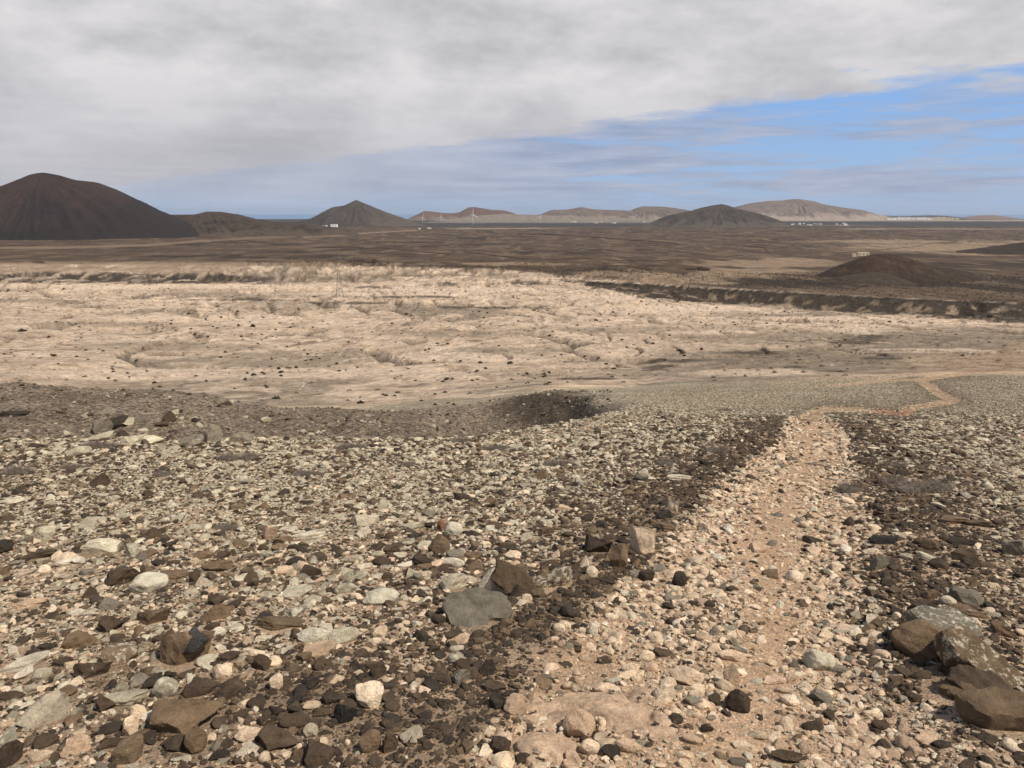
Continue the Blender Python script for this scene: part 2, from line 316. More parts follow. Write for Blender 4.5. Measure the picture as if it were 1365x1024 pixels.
def land_material(name, lod):
    m, nt, b = nodes(name)
    at = N(nt, 'ShaderNodeVertexColor', layer_name='Col'); pos = N(nt, 'ShaderNodeNewGeometry').outputs['Position']
    c = at.outputs[0]
    if lod == 'near':        # grit between the loose stones
        n1 = noise(nt, pos, 60, 6, .7); n2 = noise(nt, pos, 7, 4)
        v = N(nt, 'ShaderNodeTexVoronoi'); v.inputs['Scale'].default_value = 75; nt.links.new(pos, v.inputs['Vector'])
        sep = N(nt, 'ShaderNodeSeparateColor'); nt.links.new(v.outputs['Color'], sep.inputs[0])
        grain = cmix(nt, ramp(nt, sep.outputs[0], .55, .7), (.75, .75, .76), (1.45, 1.4, 1.32))
        c = cmix(nt, ramp(nt, sep.outputs[1], .45, .55, 0, .75), c, cmix(nt, 1., c, grain, 'MULTIPLY'))
        c = cmix(nt, 1., c, cmix(nt, ramp(nt, n1.outputs[0], .3, .7), (.72, .7, .68), (1.25, 1.25, 1.25)), 'MULTIPLY')
        c = cmix(nt, 1., c, cmix(nt, ramp(nt, n2.outputs[0], .3, .7), (.86, .84, .82), (1.12, 1.12, 1.12)), 'MULTIPLY')
        hgt = math_n(nt, 'ADD', math_n(nt, 'MULTIPLY', n1.outputs[0], .8), math_n(nt, 'SUBTRACT', 1, v.outputs['Distance']))
        bump(nt, b, hgt, .8, .008)
    elif lod == 'mid':       # pebbly slopes a stone's throw away
        v = N(nt, 'ShaderNodeTexVoronoi'); v.inputs['Scale'].default_value = 6.5; nt.links.new(pos, v.inputs['Vector'])
        sep = N(nt, 'ShaderNodeSeparateColor'); nt.links.new(v.outputs['Color'], sep.inputs[0])
        k = cmix(nt, ramp(nt, sep.outputs[0], .2, .9), (.42, .40, .38), (1.7, 1.66, 1.58))
        c = cmix(nt, .85, c, k, 'MULTIPLY')
        n1 = noise(nt, pos, 1.3, 6, .65); n2 = noise(nt, pos, .25, 5, .6)
        c = cmix(nt, 1., c, cmix(nt, ramp(nt, n1.outputs[0], .3, .7), (.75, .74, .73), (1.22, 1.22, 1.22)), 'MULTIPLY')
        bump(nt, b, math_n(nt, 'SUBTRACT', 1, v.outputs['Distance']), .9, .08); bump(nt, b, n2.outputs[0], .6, .5)
    else:
        n1 = noise(nt, pos, .35, 8, .68); n2 = noise(nt, pos, .05, 8, .6); n3 = noise(nt, pos, 1.6, 4, .7)
        c = cmix(nt, 1., c, cmix(nt, ramp(nt, n1.outputs[0], .32, .68), (.78, .76, .74), (1.2, 1.2, 1.2)), 'MULTIPLY')
        c = cmix(nt, 1., c, cmix(nt, ramp(nt, n3.outputs[0], .3, .7), (.76, .75, .74), (1.2, 1.2, 1.2)), 'MULTIPLY')
        sp = noise(nt, pos, .55, 5, .7); c = cmix(nt, ramp(nt, sp.outputs[0], .575, .63, 0, .62), c, cmix(nt, 1., c, (.36, .34, .31), 'MULTIPLY'))
        sq = noise(nt, pos, .30, 6, .7); c = cmix(nt, ramp(nt, sq.outputs[0], .56, .64, 0, .4), c, cmix(nt, 1., c, (1.35, 1.34, 1.32), 'MULTIPLY'))
        rd = noise(nt, pos, .016, 6, .5); rd.noise_type = 'RIDGED_MULTIFRACTAL'; rd.inputs['Distortion'].default_value = .6
        c = cmix(nt, ramp(nt, rd.outputs[0], 1.15, 1.7, 0, .42), c, cmix(nt, 1., c, (.48, .45, .42), 'MULTIPLY'))
        bump(nt, b, rd.outputs[0], .9, -5)
        bump(nt, b, n1.outputs[0], 1., 1.6); bump(nt, b, n2.outputs[0], 1., 9)
    nt.links.new(c, b.inputs['Base Color']); return m
M_NEAR, M_MID, M_FAR = land_material('gritty soil', 'near'), land_material('pebble slope', 'mid'), land_material('open land', 'far')

def stone_material(name, mode, blotch=.35, glass=False):
    m, nt, b = nodes(name)
    pos = N(nt, 'ShaderNodeNewGeometry').outputs['Position']
    if mode == 'attr':
        a = N(nt, 'ShaderNodeVertexColor', layer_name='Col'); base, lich = a.outputs[0], a.outputs[1]
    else:
        a = N(nt, 'ShaderNodeObjectInfo'); base, lich = a.outputs['Color'], a.outputs['Alpha']
    big = noise(nt, pos, 14 if mode == 'attr' else 11, 5, .65); fine = noise(nt, pos, 95, 5, .75)
    c = cmix(nt, 1., base, cmix(nt, ramp(nt, big.outputs[0], .3, .7), (.66, .62, .58), (1.3, 1.28, 1.22)), 'MULTIPLY')
    c = cmix(nt, 1., c, cmix(nt, ramp(nt, fine.outputs[0], .28, .72), (.72, .71, .70), (1.25, 1.25, 1.25)), 'MULTIPLY')
    if mode == 'attr':
        sp = noise(nt, pos, 42, 6, .72); c = cmix(nt, math_n(nt, 'MULTIPLY', math_n(nt, 'MULTIPLY', math_n(nt, 'SUBTRACT', sp.outputs[0], .56), 14, True), .5), c, (.13, .105, .075))
        sq = noise(nt, pos, 33, 7, .75); c = cmix(nt, math_n(nt, 'MULTIPLY', math_n(nt, 'MULTIPLY', math_n(nt, 'SUBTRACT', sq.outputs[0], .61), 14, True), .5), c, (.50, .44, .33))
    if mode != 'attr':
        ln = noise(nt, pos, 26, 9, .78)
        th = ramp(nt, lich, 0, 1, .78, .36)
        f = math_n(nt, 'MULTIPLY', math_n(nt, 'SUBTRACT', ln.outputs[0], th), 14, True)
        c = cmix(nt, math_n(nt, 'MULTIPLY', f, .8), c, (.56, .52, .41))
        sp = noise(nt, pos, 60, 5, .7)
        c = cmix(nt, math_n(nt, 'MULTIPLY', math_n(nt, 'MULTIPLY', math_n(nt, 'SUBTRACT', sp.outputs[0], .60), 16, True), .45), c, (.10, .085, .065))
    nt.links.new(c, b.inputs['Base Color'])
    bump(nt, b, fine.outputs[0], .9, .009); bump(nt, b, big.outputs[0], .7, .03)
    if glass: b.inputs['Roughness'].default_value = .35; b.inputs['Specular IOR Level'].default_value = .5
    return m
M_STUFF = stone_material('loose stones', 'attr'); M_STONE = stone_material('weathered stone', 'object'); M_FLINT = stone_material('broken glassy face', 'object', glass=True)
def flat(name, rgb, rough=.8, nscale=None, amt=.2):
    m, nt, b = nodes(name); b.inputs['Roughness'].default_value = rough
    if nscale:
        pos = N(nt, 'ShaderNodeNewGeometry').outputs['Position']; n = noise(nt, pos, nscale, 5, .6)
        c = cmix(nt, 1., rgb, cmix(nt, ramp(nt, n.outputs[0], .3, .7), (1 - amt,) * 3, (1 + amt,) * 3), 'MULTIPLY'); nt.links.new(c, b.inputs['Base Color'])
    else: b.inputs['Base Color'].default_value = rgb + (1,)
    return m

# ------------------------------------------------------------------ mesh helpers
def mesh_np(name, V, Fc, mat, colr=None, smooth=False, mats=None, matidx=None):
    """V (n,3), Fc (m,k) of equal k"""
    me = bpy.data.meshes.new(name); V = np.ascontiguousarray(V, np.float32); Fc = np.ascontiguousarray(Fc, np.int32); k = Fc.shape[1]
    me.vertices.add(len(V)); me.vertices.foreach_set('co', V.ravel()); me.loops.add(Fc.size); me.loops.foreach_set('vertex_index', Fc.ravel())
    me.polygons.add(len(Fc)); me.polygons.foreach_set('loop_start', np.arange(0, Fc.size, k, dtype=np.int32)); me.polygons.foreach_set('loop_total', np.full(len(Fc), k, np.int32))
    me.polygons.foreach_set('use_smooth', np.full(len(Fc), smooth))
    for mm in (mats or [mat]): me.materials.append(mm)
    if matidx is not None: me.polygons.foreach_set('material_index', np.ascontiguousarray(matidx, np.int32))
    if colr is not None:
        a = me.color_attributes.new('Col', 'FLOAT_COLOR', 'POINT'); cc = np.ones((len(V), 4), np.float32); cc[:, :colr.shape[1]] = colr; a.data.foreach_set('color', cc.ravel())
    me.update(calc_edges=True); me.validate(); return me
def link(name, me, parent=None, loc=(0, 0, 0), rot=(0, 0, 0), scale=(1, 1, 1)):
    o = bpy.data.objects.new(name, me); C.objects.link(o); o.location = loc; o.rotation_euler = rot; o.scale = scale
    if parent: o.parent = parent
    return o
def tag(o, label=None, cat=None, group=None, kind=None):
    if label: o['label'] = label
    if cat: o['category'] = cat
    if group: o['group'] = group
    if kind: o['kind'] = kind
    return o
class MB:
    def __init__(s): s.v = []; s.f = []
    def box(s, c, d, rz=0, taper=1.0):
        n = len(s.v); cr, sr = math.cos(rz), math.sin(rz)
        for k in (-1, 1):
            t = taper if k > 0 else 1
            for i, j in ((-1, -1), (1, -1), (1, 1), (-1, 1)):
                x, y = i * d[0] / 2 * t, j * d[1] / 2 * t
                s.v.append((c[0] + x * cr - y * sr, c[1] + x * sr + y * cr, c[2] + k * d[2] / 2))
        s.f += [tuple(n + q for q in f) for f in ((3, 2, 1, 0), (4, 5, 6, 7), (0, 1, 5, 4), (1, 2, 6, 5), (2, 3, 7, 6), (3, 0, 4, 7))]
        return s
    def bar(s, a, b, r0, r1=None, n=4):
        r1 = r0 if r1 is None else r1; a = np.array(a, float); b = np.array(b, float); d = b - a; L = np.linalg.norm(d); d /= L
        u = np.cross(d, (0, 0, 1) if abs(d[2]) < .9 else (1, 0, 0)); u /= np.linalg.norm(u); w = np.cross(d, u); k = len(s.v)
        for p, r in ((a, r0), (b, r1)):
            for i in range(n):
                t = 2 * math.pi * i / n; s.v.append(tuple(p + r * (math.cos(t) * u + math.sin(t) * w)))
        for i in range(n): j = (i + 1) % n; s.f.append((k + i, k + j, k + n + j, k + n + i))
        s.f.append(tuple(k + i for i in reversed(range(n)))); s.f.append(tuple(k + n + i for i in range(n)))
        return s
    def build(s, name, mat, parent=None, smooth=False):
        me = bpy.data.meshes.new(name); me.from_pydata([tuple(map(float, v)) for v in s.v], [], s.f); me.materials.append(mat)
        if smooth:
            for p in me.polygons: p.use_smooth = True
        return link(name, me, parent)
def empty(name, loc, rz=0):
    o = bpy.data.objects.new(name, None); C.objects.link(o); o.location = loc; o.rotation_euler = (0, 0, rz); o.empty_display_size = .1; return o

# ------------------------------------------------------------------ land meshes
idx = np.arange(NT * NA).reshape(NT, NA)
Q = np.stack([idx[:-1, :-1], idx[:-1, 1:], idx[1:, 1:], idx[1:, :-1]], -1).reshape(-1, 4)
allV = np.stack([GX, GY, GZ], -1).reshape(-1, 3); allC = LC.reshape(-1, 3)
pathf = (np.maximum(pm, tm) > .5); pq = (pathf[:-1, :-1] & pathf[1:, 1:]).reshape(-1)
qy = GY[:-1, :-1].reshape(-1)
def sub(name, sel, label=None):
    q = Q[sel]; u, inv = np.unique(q, return_inverse=True); inv = inv.reshape(-1, 4)
    y = qy[sel]; mi = np.where(y < 14, 0, np.where(y < 105, 1, 2))
    me = mesh_np(name, allV[u], inv, None, allC[u], True, [M_NEAR, M_MID, M_FAR], mi)
    o = link(name, me); o['kind'] = 'structure'; return o
sub('ground', ~pq); sub('path', pq)
sea_m, nt, b = nodes('sea water'); b.inputs['Base Color'].default_value = (.13, .22, .36, 1); b.inputs['Roughness'].default_value = .6
me = MB(); me.v = [(-60000, 11500, -124), (60000, 11500, -124), (60000, 62000, -124), (-60000, 62000, -124)]; me.f = [(0, 1, 2, 3)]
me.build('sea', sea_m)['kind'] = 'structure'
# the rest of the hillside beside and behind the viewpoint
MB_ = MB(); MB_.v = [(-60, -40, 2.2), (60, -40, 2.2), (60, -2.45, -1.62), (-60, -2.45, -1.62)]; MB_.f = [(0, 1, 2, 3)]
o = MB_.build('slope', flat('hillside soil', (.30, .22, .15), .9, 3.0)); o['kind'] = 'structure'

# ------------------------------------------------------------------ hills
def hill(name, pts, D, k, base_z, cols, seed, gull=.05, label=None, ntex=1.0):
    """outline as sight lines at distance D -> solid hill with that ridge"""
    P = []
    for x, y in pts:
        rx, rz = ray(x, y); P.append((rx * D, rz * D - base_z))
    P = np.array(P); H = P[:, 1].max(); W = P[-1, 0] - P[0, 0]
    nl = int(min(420, max(120, (pts[-1][0] - pts[0][0]) * 1.3))); nd = 90
    hd = H / k * 1.45
    l = np.linspace(P[0, 0], P[-1, 0], nl); d = np.concatenate([np.linspace(-1, 0, nd)[:-1], np.linspace(0, 1, 30)]) * hd
    Lg, Dg = np.meshgrid(l, d)
    Pg = np.interp(l, P[:, 0], P[:, 1])[None, :]
    ker = np.array([1, 2, 3, 2, 1]) / 9.; pr = np.convolve(np.pad(Pg[0], 2, 'edge'), ker, 'valid'); Pg = np.repeat(pr[None, :], len(d), 0)
    h = H - np.sqrt((H - Pg) ** 2 + (k * Dg) ** 2)
    pk = l[np.argmax(pr)]
    ang = np.arctan2(Lg - pk, Dg - 1e-3); rad = np.hypot(Lg - pk, Dg) / H
    g = ridged(ang * 7 + seed, rad * .6, seed, 4); rel = np.clip(np.abs(Dg) / hd * 4, 0, 1) * np.clip(h / H * 4 + .3, 0, 1)
    gull = gull * (1.7 if D > 2000 else 1.2)
    h = h + H * gull * g * rel + H * gull * .6 * fbm(Lg / H * 3, Dg / H * 3, seed + 5) * rel
    X, Y, Z = Lg, D + Dg, base_z + h
    cols = [tuple(v * k_ for v, k_ in zip(q, (.60, .62, .66) if D < 5000 else (.80, .82, .86) if D < 9000 else (.90, .98, 1.10))) for q in cols]  # tint by distance: far hills paler and bluer, haze put into the colour
    n = fb2(Lg / H * 1.5, Dg / H * 1.5, seed + 9, 6); streak = ridged(ang * 9 + 1.2 * fbm(Lg / H * 2, Dg / H * 2, seed + 20), rad * 1.6, seed + 12, 4)
    c = np.zeros(X.shape + (3,)) + col(*cols[0]); c = mix(c, c * 0 + col(*cols[1]), sst(-.15, .35, n)); c = mix(c, c * 0 + col(*cols[2]), sst(.35, .8, streak) * .17 * np.clip(.5 + n, 0, 1.3))
    if len(cols) > 3: c = mix(c, c * 0 + col(*cols[3]), sst(.35, .05, h / H + .25 * n))
    if len(cols) > 4: c = mix(c, c * 0 + col(*cols[4]), sst(.15, .5, (Lg - pk) / W * 2 + .4 * n))  # fifth colour tints the right flank
    ii = np.arange(h.size).reshape(h.shape); q = np.stack([ii[:-1, :-1], ii[:-1, 1:], ii[1:, 1:], ii[1:, :-1]], -1).reshape(-1, 4)
    keep = (h.reshape(-1)[q] > -H * .42).any(1)
    me = mesh_np(name, np.stack([X, Y, Z], -1).reshape(-1, 3), q[keep], M_FAR, c.reshape(-1, 3), True)
    o = link(name, me); o['kind'] = 'structure'
    if label: o['label'] = label
    return o
BZ = FAR_Z - 2
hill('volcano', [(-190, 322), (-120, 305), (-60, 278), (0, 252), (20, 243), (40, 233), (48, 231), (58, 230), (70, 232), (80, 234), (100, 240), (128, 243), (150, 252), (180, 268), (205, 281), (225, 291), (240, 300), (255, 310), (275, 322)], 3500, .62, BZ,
     [(.068, .043, .033), (.044, .032, .026), (.13, .09, .065), (.034, .026, .022), (.040, .030, .026)], 3, .03, 'dark broad volcano on the far left, the tallest hill')  # last colour darkens the right flank: cloud shadow painted in
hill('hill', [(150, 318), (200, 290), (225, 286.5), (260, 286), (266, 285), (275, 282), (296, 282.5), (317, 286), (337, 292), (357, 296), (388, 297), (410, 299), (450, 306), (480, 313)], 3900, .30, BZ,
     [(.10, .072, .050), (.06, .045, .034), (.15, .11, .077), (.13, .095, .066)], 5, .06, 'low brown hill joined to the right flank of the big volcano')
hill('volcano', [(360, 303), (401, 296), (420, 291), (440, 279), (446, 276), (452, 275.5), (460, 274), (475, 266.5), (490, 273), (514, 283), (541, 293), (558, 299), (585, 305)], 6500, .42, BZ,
     [(.085, .068, .055), (.06, .05, .044), (.13, .10, .08), (.075, .06, .048), (.11, .088, .068)], 8, .04, 'pointed dark cone left of the wind turbines')  # last colour lightens the right flank: its sunlit side painted in
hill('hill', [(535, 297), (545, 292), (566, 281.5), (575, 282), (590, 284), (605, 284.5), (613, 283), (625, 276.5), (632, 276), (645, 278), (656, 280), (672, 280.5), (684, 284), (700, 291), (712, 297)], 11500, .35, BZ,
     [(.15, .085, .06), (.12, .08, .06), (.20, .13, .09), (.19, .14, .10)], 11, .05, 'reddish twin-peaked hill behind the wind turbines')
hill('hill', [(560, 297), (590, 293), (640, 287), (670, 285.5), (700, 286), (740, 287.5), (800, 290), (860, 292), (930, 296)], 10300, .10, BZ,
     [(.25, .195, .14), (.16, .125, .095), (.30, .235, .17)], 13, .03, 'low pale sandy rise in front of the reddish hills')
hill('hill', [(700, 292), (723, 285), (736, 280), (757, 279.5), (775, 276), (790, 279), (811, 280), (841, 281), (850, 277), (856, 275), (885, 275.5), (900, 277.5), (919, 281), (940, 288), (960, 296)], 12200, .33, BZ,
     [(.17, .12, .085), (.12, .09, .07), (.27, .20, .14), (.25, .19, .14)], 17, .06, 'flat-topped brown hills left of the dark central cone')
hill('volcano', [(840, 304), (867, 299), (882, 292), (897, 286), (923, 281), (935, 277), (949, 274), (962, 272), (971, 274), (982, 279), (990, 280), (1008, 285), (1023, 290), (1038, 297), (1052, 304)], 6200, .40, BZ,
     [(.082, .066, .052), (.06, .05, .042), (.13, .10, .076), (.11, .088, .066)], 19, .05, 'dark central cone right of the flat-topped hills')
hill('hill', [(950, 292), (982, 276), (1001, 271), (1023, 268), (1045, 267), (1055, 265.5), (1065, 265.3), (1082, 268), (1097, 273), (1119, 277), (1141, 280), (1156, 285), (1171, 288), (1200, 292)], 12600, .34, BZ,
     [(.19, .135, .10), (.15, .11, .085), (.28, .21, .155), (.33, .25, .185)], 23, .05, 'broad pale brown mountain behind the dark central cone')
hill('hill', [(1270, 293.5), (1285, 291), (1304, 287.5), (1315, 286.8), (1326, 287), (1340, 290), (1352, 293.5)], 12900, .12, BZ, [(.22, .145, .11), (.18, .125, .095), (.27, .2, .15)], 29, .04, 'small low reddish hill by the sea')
hill('hill', [(1150, 291), (1180, 287.5), (1200, 288.5), (1240, 287), (1262, 288), (1285, 292)], 13200, .12, BZ, [(.10, .08, .065), (.08, .066, .056), (.13, .10, .08)], 31, .04, 'long low dark rise behind the white buildings')
_, _, zb = hit(1190, 384, 500)
hill('hill', [(1050, 392), (1082, 376), (1112, 361), (1134, 350), (1155, 341), (1163, 339), (1188, 338.5), (1202, 341), (1219, 347), (1234, 352), (1252, 355), (1280, 360), (1305, 368), (1350, 388)], 800, .42, zb - 1.5,
     [(.075, .047, .031), (.105, .066, .040), (.13, .085, .052), (.075, .050, .034)], 37, .02, 'small rounded dark cinder cone on the right of the near plain')
hill('hill', [(1070, 392), (1092, 382), (1120, 371), (1150, 364), (1165, 362.5), (1180, 364), (1205, 373), (1235, 385), (1250, 390)], 735, .25, zb - 2,
     [(.10, .075, .05), (.085, .062, .042), (.13, .095, .062)], 39, .02, 'low brown lobe at the foot of the small cinder cone')
_, _, zb = hit(1330, 352, 1000)
hill('hill', [(1130, 352), (1200, 346), (1250, 340), (1300, 333.5), (1341, 328), (1365, 324), (1420, 316), (1480, 312), (1560, 320), (1700, 352)], 1700, .30, zb - 6,
     [(.070, .048, .033), (.055, .039, .028), (.09, .063, .043)], 43, .02, 'dark rounded hillside cut off by the right edge')

# ------------------------------------------------------------------ rock shapes
def ico(n):
    t = (1 + 5 ** .5) / 2
    v = [(-1, t, 0), (1, t, 0), (-1, -t, 0), (1, -t, 0), (0, -1, t), (0, 1, t), (0, -1, -t), (0, 1, -t), (t, 0, -1), (t, 0, 1), (-t, 0, -1), (-t, 0, 1)]
    f = [(0, 11, 5), (0, 5, 1), (0, 1, 7), (0, 7, 10), (0, 10, 11), (1, 5, 9), (5, 11, 4), (11, 10, 2), (10, 7, 6), (7, 1, 8), (3, 9, 4), (3, 4, 2), (3, 2, 6), (3, 6, 8), (3, 8, 9), (4, 9, 5), (2, 4, 11), (6, 2, 10), (8, 6, 7), (9, 8, 1)]
    v = [np.array(p) / np.linalg.norm(p) for p in v]
    for _ in range(n):
        cache = {}; nf = []
        def md(a, b):
            k = (min(a, b), max(a, b))
            if k not in cache: p = v[a] + v[b]; v.append(p / np.linalg.norm(p)); cache[k] = len(v) - 1
            return cache[k]
        for a, b_, c_ in f:
            x, y, z = md(a, b_), md(b_, c_), md(c_, a); nf += [(a, x, z), (b_, y, x), (c_, z, y), (x, y, z)]
        f = nf
    return np.array(v), np.array(f)
ICO = [ico(i) for i in range(5)]
def sine3(P, rng, f, n=7):
    r = np.zeros(len(P))
    for _ in range(n): d = rng.normal(size=3); d /= np.linalg.norm(d); r += np.sin(P @ d * f * rng.uniform(.6, 1.6) + rng.uniform(0, 6.28))
    return r / n ** .5
def rock_shape(seed, sub, style):
    """unit rock: half extents about 1; flat cut facets, knocked corners, some roundness"""
    rng = np.random.default_rng(seed); V, Fc = ICO[sub]; V = V.copy(); Vn = V.copy()
    cuts = {'round': (11, .66, .92), 'block': (17, .46, .80), 'slab': (13, .46, .80), 'shard': (12, .40, .82)}[style]
    if style == 'block': V = np.sign(V) * np.abs(V) ** .7
    V *= (1 + (.10 if style == 'round' else .14) * sine3(Vn, rng, 1.6))[:, None]
    for i in range(cuts[0]):
        d = rng.normal(size=3)
        if style == 'slab' and i < 2: d = np.array([rng.normal() * .12, rng.normal() * .12, 1 if i else -1])
        if style == 'slab' and i >= 2: d[2] *= .25
        d /= np.linalg.norm(d); off = rng.uniform(cuts[1], cuts[2]); over = np.maximum(V @ d - off, 0); V -= (over * (.97 if style != 'round' else .75))[:, None] * d
    if sub >= 3:
        V += Vn * (.022 * sine3(Vn, rng, 7) + .012 * sine3(Vn, rng, 15))[:, None]
        if style in ('slab', 'block'): V[:, :2] *= (1 + .03 * np.sin(V[:, 2] * 9 + 2 * V[:, 0]))[:, None]
    if sub == 4: V += Vn * (.008 * sine3(Vn, rng, 32, 12))[:, None]
    mn, mx = V.min(0), V.max(0); V = (V - (mn + mx) / 2) / ((mx - mn) / 2)
    return V, Fc
def rot(yaw, tx, ty):
    cz, sz, cx, sx, cy, sy = math.cos(yaw), math.sin(yaw), math.cos(tx), math.sin(tx), math.cos(ty), math.sin(ty)
    return np.array([[cz, -sz, 0], [sz, cz, 0], [0, 0, 1]]) @ np.array([[1, 0, 0], [0, cx, -sx], [0, sx, cx]]) @ np.array([[cy, 0, sy], [0, 1, 0], [-sy, 0, cy]])

# colour families (albedo)
PAL = {'dark': [(.058, .043, .031), (.070, .051, .036), (.042, .034, .027), (.085, .061, .041)], 'brown': [(.15, .107, .068), (.125, .092, .06), (.17, .12, .078)],
       'grey': [(.19, .17, .135), (.15, .135, .11), (.23, .205, .16)], 'lichen': [(.42, .385, .295), (.30, .27, .205), (.50, .46, .36)], 'pale': [(.47, .42, .33), (.54, .48, .385), (.38, .335, .26)],
       'cream': [(.62, .50, .37), (.67, .56, .43), (.55, .44, .32)], 'pink': [(.55, .41, .30), (.60, .47, .35), (.48, .355, .255)], 'white': [(.56, .51, .42), (.60, .55, .46)], 'black': [(.03, .028, .027)], 'red': [(.20, .10, .065)]}
KINDS = list(PAL)
